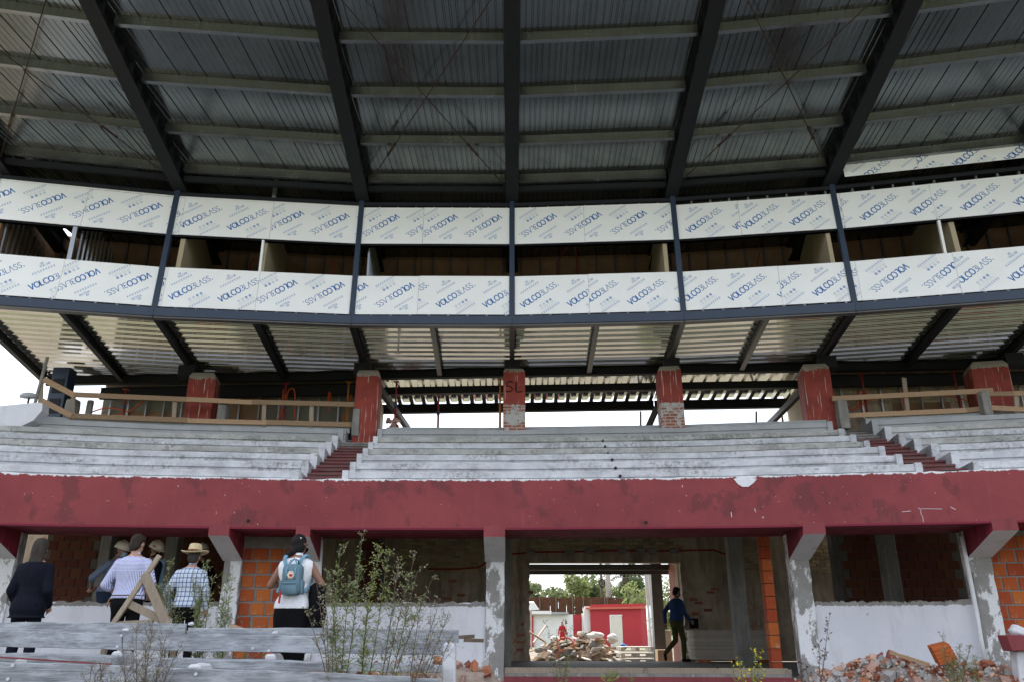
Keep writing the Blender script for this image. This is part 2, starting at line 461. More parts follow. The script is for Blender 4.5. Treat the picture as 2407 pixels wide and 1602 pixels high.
# purlin lines taken from the photograph (centre bay), placed on the roof plane
def r_at_pixel(v, drop):
    a, bb, c = ray('d', 1178, v)
    # z = 10.42-ROOF_M*r-drop ; r = y-15.84
    t = (10.42 + ROOF_M * 15.84 - drop - ZC) / (c + ROOF_M * bb)
    return bb * t - 15.84
PR = [r_at_pixel(v, .22) for v in (421, 333, 222, 97)]
step = PR[2] - PR[3]
while PR[-1] > R_FRONT + .6: PR.append(PR[-1] - step)
PR = [3.9, 1.85, .95] + PR
print('purlin r', [round(x, 2) for x in PR])
for r in PR:
    for i in range(7):
        b = MB(); s0, s1 = soff(i, .16), soff(i + 1, -.16)
        slope_gbox(b, s0, s1, r, r + .006, .004, .195)           # web
        slope_gbox(b, s0, s1, r + .006, r + .075, .188, .195)    # bottom flange
        slope_gbox(b, s0, s1, r + .069, r + .075, .17, .188)    # lip
        slope_gbox(b, s0, s1, r + .006, r + .075, .004, .012)
        b.build('purlin', 'purlin_metal', roof)
# roof sheets: narrow panels with a deep seam rib and shallow ribs; at the left they run askew over the rafters
def shear(s): return max(0.0, .022 + .034 * (2.4 - s)) if s < 3 else -max(0.0, .010 * (s - 3.3))
def s_sheet(s, r): return max(-.12, s + shear(s) * (r - 1.0))
s = -.12; SB = []
while s < 7.6:
    SB.append(s); s += .47 / FL0[max(0, min(6, int(max(0, s))))]
SB.append(s)
for k in range(len(SB) - 1):
    sa, sb = SB[k], SB[k + 1]
    prof = [(0, 0), (.015, .022), (.05, .022), (.065, 0)]
    for q in (.30, .52, .74): prof += [(q - .04, 0), (q - .022, .010), (q + .022, .010), (q + .04, 0)]
    prof += [(1, 0)]
    b = MB(); rs = [R_BACK, 3.2, 1.4] + [PR[j] + .04 for j in (3, 4, 5, 6)] + [R_FRONT]
    vs = []
    for r in rs:
        e0, e1 = s_sheet(sa, r), s_sheet(sb, r)
        for x, d in prof: vs.append(G(min(7.05, lerp(e0, e1, x)), r, zroof(r) + d))
    m = len(prof)
    fs = [(a * m + c, a * m + c + 1, (a + 1) * m + c + 1, (a + 1) * m + c) for a in range(len(rs) - 1) for c in range(m - 1)]
    b.add(vs, fs); b.build('roof_sheet', 'roof_metal', roof, fix=False)
# dark tie beams just under the lowest purlin
for i in range(7):
    b = MB(); r = PR[3] + .10; z = zroof(r) - .28
    s0, s1 = soff(i, .15), soff(i + 1, -.15)
    b.gbox(s0, s1, r, r + .012, z - .07, z + .05); b.gbox(s0, s1, r + .012, r + .10, z - .07, z - .058); b.gbox(s0, s1, r + .012, r + .10, z + .04, z + .052)
    b.build('tie_beam', 'dark_steel', roof)
# diagonal bracing rods with turnbuckles
def rod(s0, r0, s1, r1, tb=.22):
    p = G(s0, r0, zroof(r0) - .36); q = G(s1, r1, zroof(r1) - .36)
    b = MB(); b.tube([p, lerp(p, q, .5) - Vector((0, 0, .02)), q], .011, 5)
    o = b.build('brace_rod', 'rusty_rod', roof)
    t = MB(); d = (q - p).normalized(); c = lerp(p, q, tb); sd_ = d.cross(Vector((0, 0, 1))).normalized() * .022
    t.tube([c - d * .16 + sd_, c + d * .16 + sd_], .008, 5); t.tube([c - d * .16 - sd_, c + d * .16 - sd_], .008, 5)
    t.bar(c - d * .19, c - d * .14, .06, .03); t.bar(c + d * .14, c + d * .19, .06, .03)
    t.build('turnbuckle', 'rusty_rod', o)
for i in (0, 2, 4, 6):
    rod(soff(i, .16), -.1, soff(i + 1, -.16), -4.95); rod(soff(i + 1, -.16), -.1, soff(i, .16), -4.95)

ROOFMODE[0] = False
# ================================================================ press box
box = thing('press_box', (0, 17, 6.8), 'long elevated press box clad in white blue-printed sheathing boards under the roof', 'press box')
FL = [math.dist(NODES[i], NODES[i + 1]) for i in range(7)]
def zf(v):
    z = 7.0
    for _ in range(20): z = aty('d', 1178, v, 15.84 + rf(z)).z
    return z
Z1, Z2, Z3, Z4 = zf(724), zf(636), zf(562), zf(479)
print('bands', Z1, Z2, Z3, Z4)
for i in range(8):       # posts
    b = MB(); a, c = (soff(i, -.055) if i else -.055 / 3.6), (soff(i, .055) if i < 7 else 7.015)
    zt = zroof(0) - RAF_D - .01
    b.gbox(a, c, rf(6.99) - .035, rf(6.99) + .10, 6.99, zt)
    # lean the post back with the fascia
    for p in b.v:
        d = Vector((math.sin(ANG[i]), math.cos(ANG[i]), 0)); p += d * LEAN * (p.z - 6.99)
    b.build('fascia_post', 'blue_steel', box)
for i in range(7):       # edge channel, one length per bay
    b = MB(); s0, s1 = soff(i, .008), soff(i + 1, -.008)
    b.gbox(s0, s1, -.02, 0, 6.80, 6.985); b.gbox(s0, s1, 0, .10, 6.80, 6.812); b.gbox(s0, s1, 0, .10, 6.973, 6.985)
    b.build('edge_channel', 'blue_steel', box)
    b = MB(); b.gbox(s0, s1, .005, .16, 6.765, 6.797); b.build('edge_flashing', 'grey_steel', box)
    b = MB(); b.gbox(soff(i, -.006) if i else 0, soff(i, .006), -.03, -.02, 6.80, 6.985); b.build('splice_plate', 'blue_steel', box)
    # rails above and below the window strip
    b = MB(); s0, s1 = soff(i, .056), soff(i + 1, -.056)
    r = rf(Z3); b.gbox(s0, s1, r + .014, r + .10, Z3 - .05, Z3 - .004); b.build('head_rail', 'dark_steel', box)
    r = rf(Z4); b.gbox(s0, s1, r - .02, r + .10, Z4 + .035, Z4 + .12); b.build('top_rail', 'dark_steel', box)

# ---- printed boards
def stroke(pts, wd, closed=False):
    out = []; n = len(pts)
    for k in range(n if closed else n - 1):
        (x0, y0), (x1, y1) = pts[k], pts[(k + 1) % n]
        dx, dy = x1 - x0, y1 - y0; l = math.hypot(dx, dy) or 1; e = wd * .3
        nx, ny = -dy / l * wd / 2, dx / l * wd / 2; ex, ey = dx / l * e, dy / l * e
        out.append([(x0 - ex - nx, y0 - ey - ny), (x1 + ex - nx, y1 + ey - ny), (x1 + ex + nx, y1 + ey + ny), (x0 - ex + nx, y0 - ey + ny)])
    return out
def arc(cx, cy, rx, ry, a0, a1, n=14):
    return [(cx + rx * math.cos(R(a0 + (a1 - a0) * k / n)), cy + ry * math.sin(R(a0 + (a1 - a0) * k / n))) for k in range(n + 1)]
def letter(ch):
    if ch == 'V': return [[(0, 1), (.40, 0), (.80, 1)]], .8
    if ch == 'O': return [arc(.48, .5, .48, .5, 0, 360, 18)], .96
    if ch == 'L': return [[(0, 1), (0, 0), (.5, 0)]], .52
    if ch == 'C': return [arc(.5, .5, .5, .5, 45, 315)], .82
    if ch == 'A': return [[(0, 0), (.4, 1), (.8, 0)]], .8
    if ch == 'N': return [[(0, 0), (0, 1), (.65, 0), (.65, 1)]], .65
    if ch == 'G': return [[(.05, .93), (.28, 1), (.55, .9), (.56, .66), (.30, .52), (.60, .42), (.66, .18), (.44, 0), (.03, .04)]], .7
    if ch == 'S': return [[(.56, .88), (.42, 1), (.2, 1), (.06, .86), (.06, .66), (.18, .54), (.42, .46), (.56, .34), (.56, .14), (.42, 0), (.18, 0), (.03, .12)]], .6
    if ch == 'X': return [[(0, 0), (.7, 1)], [(0, 1), (.7, 0)]], .7
    return [], .3
def motif():
    """polygons (poly, material) of one print repeat, text centre at 0,0, text along +x"""
    P = []
    def word(t, x, y, h, sx, wds, mat):
        for ch, wd in zip(t, wds):
            sts, wl = letter(ch)
            for st in sts:
                for q in stroke([(x + a * h * sx, y + c * h) for a, c in st], wd): P.append((q, mat))
            x += (wl + .17) * h * sx
        return x
    H = .130; sx = .78
    tot = sum(letter(c)[1] + .17 for c in 'VOLCOGLASS') * H * sx
    word('VOLCOGLASS', -tot / 2, -H / 2, H, sx, [.022] * 5 + [.012] * 5, 1)
    P.append(([(tot / 2 + .01, -H / 2), (tot / 2 + .03, -H / 2), (tot / 2 + .03, -H / 2 + .02), (tot / 2 + .01, -H / 2 + .02)], 1))
    # row of small marks above left and below right, the maker's little name, four icons, two hairlines
    for cx, cy in ((-.05, .24), (.02, -.43)):
        x = cx - .24
        for q in range(9):
            word('X', x, cy, .042, .9, [.0095], 3); x += .053
    word('VOLCAN', -.10, .335, .05, .75, [.008] * 6, 3); word('XX', -.06, .40, .04, .9, [.009] * 2, 3)
    for q in range(4):
        cx, cy = -.13 + q * .085, -.24
        P.append((arc(cx, cy, .03, .033, 0, 360, 8)[:-1], 2 if q < 2 else 3))
        P.append(([(cx - .03, cy - .065), (cx + .03, cy - .065), (cx + .03, cy - .05), (cx - .03, cy - .05)], 2))
    for y in (-.325, -.36): P.append(([(-.19, y), (.2, y), (.2, y + .007), (-.19, y + .007)], 2))
    return P
MOTIF = motif()
def clip(poly, x0, x1, y0, y1):
    for ax, lim, sg in ((0, x0, 1), (0, x1, -1), (1, y0, 1), (1, y1, -1)):
        o = []
        for k in range(len(poly)):
            p, q = poly[k], poly[(k + 1) % len(poly)]
            pi, qi = (p[ax] - lim) * sg >= 0, (q[ax] - lim) * sg >= 0
            if pi: o.append(p)
            if pi != qi:
                t = (lim - p[ax]) / (q[ax] - p[ax]); o.append((p[0] + (q[0] - p[0]) * t, p[1] + (q[1] - p[1]) * t))
        poly = o
        if len(poly) < 3: return None
    return poly
TA = R(35); PER = 1.0
def board(i, x0, x1, z0, z1, flip, ph, cy=None, ro=0.0, gap=.003, skew=0.0):
    """one sheathing board in bay i; ph = x of a text centre, cy = its height"""
    b = MB(); L = FL[i]
    def pt(x, z, off): return G(i + x / L, rf(z) + off + ro, z)
    xa, xb = x0 + gap, x1 - gap
    c = [pt(xa, z0, 0), pt(xb, z0, 0), pt(xb, z0, .013), pt(xa, z0, .013), pt(xa + skew, z1, 0), pt(xb + skew, z1, 0), pt(xb + skew, z1, .013), pt(xa + skew, z1, .013)]
    b.hex(c, 0)
    cy = (z0 + z1) / 2 if cy is None else cy
    k0 = math.floor((x0 - ph) / PER) - 1
    ca, sa = math.cos(TA), math.sin(TA)
    for k in range(k0, k0 + int((x1 - x0) / PER) + 5):
        for row in (-1, 0, 1):
            ox = ph + k * PER + row * .12; oz = cy + row * 1.22
            for n_, (poly, mt) in enumerate(MOTIF):
                q = []
                for px, py in poly:
                    X = px * ca - py * sa; Z = px * sa + py * ca
                    if flip: X, Z = -X, -Z
                    q.append((ox + X, oz + Z))
                q = clip(q, xa + .004, xb - .004, z0 + .004, z1 - .004)
                if q: b.add([pt(x, z, -.0015 - .0002 * (n_ % 5)) for x, z in q], [tuple(range(len(q)))], mt)
    return b.build('sheathing_board', ['board_white', 'print_blue', 'print_grey', 'print_mid'], box, fix=False)
def bx(k, x, y, i, z):           # pixel -> metres along bay i on the fascia
    s, _ = onr(k, x, y, rf(z)); return (s - i) * FL[i]
zl, zu = (Z1 + Z2) / 2, (Z3 + Z4) / 2
# lower band: (bay, seams, [(flip, text-centre pixel)])
def band(i, z0, z1, segs):
    L = FL[i]; x = .057
    for n_, (end, flip, tp) in enumerate(segs):
        e = L - .057 if end is None else bx(*end, i, (z0 + z1) / 2)
        board(i, x, e, z0 + U(-.004, .004), z1 + U(-.008, .004), flip, bx(*tp, i, (z0 + z1) / 2), skew=0)
        x = e
band(0, Z1, Z2, [(('C', 395, 770), 0, ('C', 350, 720)), (None, 1, ('C', 520, 720))])
band(1, Z1, Z2, [(('C', 1122, 770), 1, ('C', 1060, 760)), (('C', 1760, 780), 0, ('C', 1300, 750)), (None, 1, ('C', 1890, 790))])
band(2, Z1, Z2, [(('D', 532, 740), 1, ('D', 372, 750)), (None, 0, ('D', 785, 730))])
band(3, Z1, Z2, [(('D', 1700, 740), 0, ('D', 1358, 725)), (None, 0, ('D', 2090, 715))])
band(4, Z1, Z2, [(('E', 685, 920), 0, ('E', 455, 925)), (None, 0, ('E', 1035, 905))])
band(5, Z1, Z2, [(('E', 1225, 900), 0, ('E', 1120, 905)), (('E', 1905, 860), 1, ('E', 1440, 890)), (None, 0, ('E', 2010, 830))])
band(6, Z1, Z2, [(None, 0, ('E', 2600, 800))])
band(0, Z3, Z4, [(('C', 575, 230), 1, ('C', 280, 235)), (None, 1, ('C', 610, 260))])
band(1, Z3, Z4, [(('C', 1240, 290), 0, ('C', 1190, 250)), (('C', 1855, 310), 0, ('C', 1370, 270)), (None, 1, ('C', 1940, 320))])
band(2, Z3, Z4, [(('D', 567, 260), 1, ('D', 275, 270)), (None, 1, ('D', 675, 280))])
band(3, Z3, Z4, [(('D', 1668, 250), 1, ('D', 1355, 270)), (None, 1, ('D', 1665, 260))])
band(4, Z3, Z4 - .06, [(('E', 405, 450), 0, ('E', 160, 475)), (None, 0, ('E', 545, 440))])
band(5, Z3, Z4 - .07, [(('E', 1110, 400), 0, ('E', 1070, 420)), (('E', 1735, 350), 0, ('E', 1360, 390)), (None, 0, ('E', 1700, 360))])
band(6, Z3, Z4 - .06, [(None, 0, ('E', 2500, 300))])
for i in (0, 1):                 # cut strip above the upper boards
    board(i, .06, FL[i] - .06, Z4 + .004, Z4 + .033, 1, 1.2, zu + .9)
zz = Z4 + .18
zz = Z4 + .15
board(5, .2, FL[5] * .42, zz, zz + .36, 0, .75, zz + .05, ro=-.33); board(5, FL[5] * .42, FL[5] - .2, zz, zz + .36, 0, 2.75, zz + .26, ro=-.33)
# galvanised stud frame behind the boards
for i in range(7):
    n = int(FL[i] / .41)
    for k in range(1, n + 1):
        x = k * .41
        if x > FL[i] - .1: continue
        for z0, z1 in ((7.0, Z2 - .01), (Z3 - .003, Z4 + .03)):
            c = []; b = MB()
            for z in (z0, z1):
                for xx, rr in ((x - .02, .018), (x + .02, .018), (x + .02, .085), (x - .02, .085)): c.append(G(i + xx / FL[i], rf(z) + rr, z))
            b.hex(c); b.build('stud', 'stud_metal', box)
# floor deck with ribs along the facade, joists, interior
def ribs(i, s0, s1, r0, r1, z, period=.325, depth=.072):
    b = MB(); prof = []; r = r0
    while r < r1 - .01:
        prof += [(r, 0), (r + period * .20, 0), (r + period * .215, .012), (r + period * .25, .012), (r + period * .265, 0), (r + period * .46, 0), (r + period * .57, depth), (r + period * .89, depth)]; r += period
    prof.append((min(r, r1 + .2), 0))
    vs = []
    for s in (s0, s1):
        for rr, d in prof: vs.append(G(s, rr, z + d))
    m = len(prof); b.add(vs, [(k, k + 1, m + k + 1, m + k) for k in range(m - 1)])
    # pressed dimples on the low flats
    L = FL[i] * (s1 - s0); nd = int(L / .075); r = r0
    while r < r1 - .1:
        for q in range(nd):
            a = s0 + (q + .25) / nd * (s1 - s0); c = s0 + (q + .72) / nd * (s1 - s0)
            ra, rb = r + period * .60, r + period * .86
            zt = z + depth - .002; zb = z + depth - .018
            b.add([G(a, ra, zt), G(c, ra, zt), G(c, rb, zt), G(a, rb, zt), G(lerp(a, c, .12), lerp(ra, rb, .1), zb), G(lerp(a, c, .88), lerp(ra, rb, .1), zb), G(lerp(a, c, .88), lerp(ra, rb, .55), zb), G(lerp(a, c, .12), lerp(ra, rb, .55), zb)],
                  [(4, 7, 6, 5), (0, 4, 5, 1), (1, 5, 6, 2), (2, 6, 7, 3), (3, 7, 4, 0)])
        r += period
    return b
for i in range(7):
    for h in (0, 1):
        s0, s1 = i + h * .5, i + h * .5 + .5
        ribs(i, s0 + .001, s1 - .001, .12, max(RB[i], RB[i + 1]) + .12, 6.985).build('floor_deck', 'deck_metal', box)
    b = MB(); b.gbox(i, i + 1, .10, rb(.1), 7.06, 7.10); b.build('floor_slab', 'raw_concrete', box)
def ibeam(b, s, r0, r1, z0, z1, wd=.11, t=.010, m=0):
    i = int(round(s)); L = FL[max(0, min(6, int(s)))]
    a = wd / 2 / L
    b.gbox(max(-.05, s - a), s + a, r0, r1, z0, z0 + t, m); b.gbox(max(-.05, s - a), s + a, r0, r1, z1 - t, z1, m); b.gbox(s - .004, s + .004, r0, r1, z0 + t, z1 - t, m)
for q in range(15):
    s = q * .5
    b = MB(); ibeam(b, s, .03, rb(-.08), 6.79, 6.982); b.build('joist', 'dark_steel' if s < 2.2 or s > 4.8 else 'grey_steel', box)
    if q % 2 == 0 and q > 0:
        b = MB(); b.gbox(s - .05, s + .05, rc(.12), rc(.5), 6.50, 6.785); b.build('bearing_block', 'dark_steel', box)
def cbeam(name, s0, s1, r, z0, z1, fl=.13, mat='dark_steel', par=None):
    b = MB(); t = .012
    b.gbox(s0, s1, rb(r), rb(r + t), z0 + t, z1 - t); b.gbox(s0, s1, rb(r - fl / 2), rb(r + fl / 2), z0, z0 + t); b.gbox(s0, s1, rb(r - fl / 2), rb(r + fl / 2), z1 - t, z1)
    return b.build(name, mat, par or box)
for i in range(7): cbeam('carrier_beam', i + .002, i + .998, 0, 6.76, 6.982, .16)
# inside of the box
for i in range(7):
    b = MB(); b.gbox(i, i + 1, 2.86, 2.90, 7.1, 9.775); b.build('rear_lining', 'plywood_brown', box)
    n = int(FL[i] / .42)
    for k in range(n):
        a = i + (k + .5) / n; b = MB(); b.gbox(a - .0055, a + .0055, 2.79, 2.855, 7.1, 9.69); b.build('rear_stud', 'grey_steel', box)
def partition(s, z1=9.6, r0=.22, mat='gypsum_tan', w=.05):
    b = MB(); c = []
    for z in (7.1, z1):
        for ss, rr in ((s - w / 4, rf(z) + .095), (s + w / 4, rf(z) + .095), (s + w / 4, 2.78), (s - w / 4, 2.78)): c.append(G(ss, rr, z))
    b.hex(c); b.build('partition', mat, box)
for s in (1.07, 1.5, 3.93, 4.93, 5.55, 6.2): partition(s)
partition(.07, mat='plywood_brown')
for k in range(9):
    r = .42 + k * .26
    for a, c, zz0 in ((.09, .10, 9.29), (2.06, 2.072, 9.29), (.5, .51, 9.28)):
        b = MB(); b.gbox(a, c, r, r + .05, 7.1, zz0); b.build('partition_stud', 'stud_metal', box)
b = MB(); ps, _ = onr('C', 490, 480, .2)
b.gbox(ps - .012, ps + .012, rf(8.3) - .0, rf(8.3) + .06, Z2, Z3 - .05); b.build('mullion', 'stud_metal', box)
for (k, x, y) in (('C', 1788, 540), ('E', 1795, 600)):
    s, _ = onr(k, x, y, .2); b = MB(); b.gbox(s - .006, s + .006, rf(8.3), rf(8.3) + .08, Z2 + .005, Z3 - .052); b.build('mullion', 'board_white', box)
s, _ = onr('C', 1868, 100, .3); b = MB(); b.gbox(s - .01, s + .01, rf(Z4) + .1, rf(Z4) + .15, Z4 + .12, Z4 + .50); b.build('stub_stud', 'stud_metal', box)
for pts in ((('C', 1705, 640), ('C', 1712, 580), ('C', 1740, 540)), (('D', 552, 605), ('D', 556, 550), ('D', 552, 495)), (('D', 1478, 600), ('D', 1480, 520), ('D', 1560, 402)), (('D', 1612, 600), ('D', 1618, 500), ('D', 1605, 402)), (('E', 530, 800), ('E', 528, 740), ('E', 545, 685)), (('C', 2290, 655), ('C', 2288, 600), ('C', 2265, 550))):
    b = MB(); b.tube([aty(*p, 17.2 if p[0] != 'D' else 17.9) for p in pts], .014, 6); b.build('conduit', 'red_conduit', box)

# ================================================================ concrete stand
st = thing('concrete_grandstand', (0, 15, -.15), 'old concrete grandstand with white seat terraces and a maroon painted parapet', 'grandstand')
RW = -1.75                       # front wall and columns
PF = -2.95                       # parapet face
# --- parapet
k = NM('parapet_paint', .72).geo_co()
z = k.sep()[2]
c0 = k.mix(k.ramp(k.noise(1.1, 5, .6), .35, .65), (.235, .045, .050), (.182, .033, .039))
c0 = k.mix(k.ramp(k.noise(1.5, 7, .62, k.mapping((1.3, 1.3, 1))), .555, .60, 0, .6), c0, (.105, .028, .032))
c0 = k.mix(k.ramp(k.noise(2.0, 6, .7, k.mapping((4, 4, .35))), .56, .72, 0, .25), c0, (.29, .08, .08))
sp = k.ramp(k.noise(26, 4, .6, k.mapping((1, 1, .6))), .715, .73)
c0 = k.mix(sp, c0, (.62, .58, .56))
dr = k.math('ADD', z, k.math('MULTIPLY', k.math('SUBTRACT', k.noise(9, 8, .75, k.mapping((1, 1, .5))), .5), .16))
c0 = k.mix(k.ramp(dr, 2.972, 2.982), c0, (.66, .67, .70))
dk = k.ramp(k.math('ADD', z, k.math('MULTIPLY', k.noise(12, 5), .02)), 2.235, 2.245)
c0 = k.mix(dk, (.17, .012, .032), c0)
k.color(c0); k.bump(k.math('ADD', k.noise(25, 6, .65), k.math('MULTIPLY', sp, -.6)), .35, .012)
b = MB()
ks = [q * .04 for q in range(-10, 176)]
vs = []
for s in ks:
    j = U(-.012, .008)
    vs += [G(s, PF, 2.2), G(s, PF, 2.6), G(s, PF + U(0, .008), 3.0 + j), G(s, PF + .25, 3.01 + j), G(s, PF + .25, 2.2)]
fs = []
for a in range(len(ks) - 1):
    for c in range(5): fs.append((5 * a + c, 5 * a + (c + 1) % 5, 5 * a + 5 + (c + 1) % 5, 5 * a + 5 + c))
b.add(vs, fs); parapet = b.build('parapet', 'parapet_paint', st)
b = MB(); b.gbox(-.4, 7, PF + .26, RW + .35, 2.225, 2.34); b.build('gallery_soffit', 'red_dark_paint', st)
for kk, x, y in (('1', 1790, 403), ('3', 1525, 20), ('2', 285, 72), ('4', 1560, 30)):
    if kk == '2' or kk == '4': continue
    p = G(*([onr(kk, x, y, PF)[0], PF, onr(kk, x, y, PF)[1]])); b = MB()
    b.tube([p + Vector((0, .05, 0)), p + Vector((0, -.03, -.01))], .022, 8); b.build('drain_stub', 'dark_steel', parapet)
# flaked plaster patch and scratches on the parapet face
def on_face(k, x, y, off=-.006):
    s, z = onr(k, x, y, PF + off); return G(s, PF + off, z)
pp = [('d', 1688, 1100), ('d', 1700, 1097), ('d', 1730, 1098), ('d', 1742, 1100), ('d', 1733, 1110), ('d', 1722, 1118), ('d', 1708, 1118), ('d', 1698, 1112)]
b = MB(); b.prism([on_face(*p) for p in pp], (0, .02, 0)); b.build('plaster_patch', 'white_paint', parapet)
for line in ([(1528, 5), (1545, 22), (1550, 55), (1562, 75), (1568, 118)], [(1545, 15), (1600, 14), (1715, 16)], [(1400, 38), (1470, 32)], [(245, 12), (255, 40)], [(62, 40), (66, 80)], [(1780, 0), (1820, 22)]):
    b = MB(); b.tube([on_face('4', x, y, -.002) for x, y in line], U(.004, .007), 4); b.build('paint_scratch', 'white_paint', parapet)
# --- seat terraces
VK = [1107.5, 1086.9, 1067.4, 1054, 1040.6, 1026.5, 1009.3]
TR = .82
RK = [PF + .12 + TR * q for q in range(7)]
ZK = [aty('s', 1182, VK[q], 15.84 + RK[q]).z for q in range(7)]
print('seat z', [round(q, 2) for q in ZK])
AL = (soff(2, -.27), soff(2, .47)); AR = (soff(5, -.24), soff(5, .54))
def seat_row(s0, s1, q, mat):
    z1 = ZK[q]; z0 = (ZK[q - 1] if q else 2.98) - .05; r0 = RK[q]; r1 = r0 + TR + .1
    b = MB(); n = max(4, int((s1 - s0) * 40)); vs = []
    for a in range(n + 1):
        s = s0 + (s1 - s0) * a / n
        j = U(-.004, .003); e = U(0, .006) if random.random() < .93 else U(.01, .03)
        h = z1 - z0
        pr = [(r0 + .03, z0), (r0 + .03, z1 - .11), (r0 + U(0, .003), z1 - .105), (r0 + e * .3, z1 - .014), (r0 + .006 + e, z1 + j), (r1, z1 + .01), (r1, z0)]
        vs += [G(s, rr, zz_) for rr, zz_ in pr]
    m = 7; fs = []
    for a in range(n):
        for c in range(m): fs.append((m * a + c, m * a + (c + 1) % m, m * a + m + (c + 1) % m, m * a + m + c))
    fs += [tuple(reversed(range(m))), tuple(range(m * n, m * n + m))]
    b.add(vs, fs); o = b.build('seat_row', mat, st)
    if q:
        t = MB(); t.gbox(s0 + .002, s1 - .002, r0 + .012, r0 + .05, z0 + .05, z0 + .092); t.build('painted_tread_edge', 'stair_paint', o)
    return o
for q in range(7):
    mt = 'grey_concrete_new' if q == 6 else 'seat_dirty' if q in (3, 5) else 'seat_paint'
    for (s0, s1, ja, jb) in ((-.30, AL[0], 0, -.02), (AL[1], AR[0], .02, -.02), (AR[1], 7.0, .02, 0)):
        seat_row(s0, s1 + U(-.012, .012), q, mt)
# loose concrete planks on the top row (new work)
for (s0, s1) in ((.18, AL[0] + .02), (AL[1] + .04, AR[0]), (AR[1], 6.9)):
    n = max(2, int((s1 - s0) / .62))
    for a in range(n):
        b = MB(); b.gbox(s0 + (s1 - s0) * a / n + .001, s0 + (s1 - s0) * (a + 1) / n - .001, RK[6] + .42, RK[6] + .9, ZK[6] + .012, ZK[6] + .16 + U(-.006, .006)); b.build('coping_block', 'grey_concrete_new', st)
# drain pipes through the risers
for (x, y), q in zip(((1720, 988), (1692, 938), (1672, 887), (1645, 849), (1628, 806), (1614, 771)), range(6)):
    p = aty('G', x, y, 15.75 + RK[q]); b = MB(); b.tube([p + Vector((0, .1, 0)), p + Vector((0, -.035, -.006))], .026, 8); b.build('drain_stub', 'dark_steel', st)
# aisle stairs
for (s0, s1) in (AL, AR):
    n = 14
    b0 = MB(); b0.gbox(s0 + .002, s1 - .002, RK[0] + .25, RK[6] + 1.2, 2.9, 3.0, 0, ZK[6] - .45, ZK[6] - .35); b0.build('stair_slab', 'raw_concrete', st)
    for a in range(n):
        t = a / (n - 1); r = lerp(RK[0] + .25, RK[6] + .75, t); zt = lerp(2.99 + .10, ZK[6] - .03, t); dz = (ZK[6] - 2.99) / n
        b = MB(); b.gbox(s0 + .003, s1 - .003, r, r + .62, zt - dz - .05, zt - .03); b.gbox(s0 + .003, s1 - .003, r - .025, r + .62, zt - .03, zt); b.build('stair_step', 'stair_paint' if a < 10 else 'raw_concrete', st)
    # stepped cheek wall ends beside the stair
    for q in range(7):
        for s, d in ((s0, -1), (s1, 1)):
            L = .11 / 3.6; a, c = (s - L, s) if d < 0 else (s, s + L)
            b = MB(); z0 = (ZK[q - 1] if q else 2.98) - .2; r0 = RK[q]
            zt = ZK[q] + .014 + U(-.006, .01)
            poly = [(r0 - .03, z0), (r0 + .58, z0), (r0 + .58, zt), (r0 - .012, zt), (r0 - .03, zt - .02), (r0 - .03, zt - .12)]
            b.prism([G(a, rr, zq) for rr, zq in poly], G(c, r0, 0) - G(a, r0, 0)); b.build('row_end', 'seat_paint' if q < 6 else 'grey_concrete_new', st)
# --- upper red columns
column_mat('column_red', 6.40); column_mat('column_red_plaster', 6.45, 5.66)
for i, (kx, wl) in {1: (457, .62), 2: (843, .56), 3: (1183, .52), 4: (1546, .54), 5: (1888, .62), 6: (2310, .80)}.items():
    pc = online('d', kx - (15 if i == 6 else 0), 930, 18.02, -.046); zt = 6.555
    dv = Vector((math.sin(ANG[i]), math.cos(ANG[i]), 0)); du = Vector((dv.y, -dv.x, 0))
    CL = lambda x, y, z: Vector((pc.x, pc.y, z)) + du * x + dv * y
    b = MB(); a = wl / 2; s = 0; mt = 'column_red_plaster' if i in (3, 4) else 'column_red'
    rings = []
    for zq, k1, k2 in ((4.2, 1.0, 1.0), (5.0, 1, 1), (5.6, 1, 1), (6.1, 1, 1), (6.36, 1, 1), (6.46, .97, .97), (zt, .80, .80)):
        rr = [(s - a * k1, .012 + .26 * (1 - k2)), (s - a * .95 * k1, .26 * (1 - k2)), (s + a * .95 * k1, .26 * (1 - k2)), (s + a * k1, .012 + .26 * (1 - k2)), (s + a * k1, .62 * k2), (s - a * k1, .62 * k2)]
        rings.append([CL(p, q_ + U(-.006, .006), zq + U(-.012, .012) * (zq > 6.2)) for p, q_ in rr])
    b.loft(rings); o = b.build('upper_column', mt, st)
    if i == 3:      # sprayed letters
        t = MB(); sg = []
        S_ = [(.13, .17), (.05, .19), (-.02, .15), (-.01, .10), (.08, .07), (.12, .02), (.08, -.03), (-.03, -.03)]
        L_ = [(.20, .18), (.20, -.02), (.25, -.04), (.36, -.02)]
        for w_ in (S_, L_): t.tube([CL(x - .16, -.006, 6.0 + y * 1.15) for x, y in w_], .015, 4)
        t.build('sprayed_letters', 'dark_steel', o)
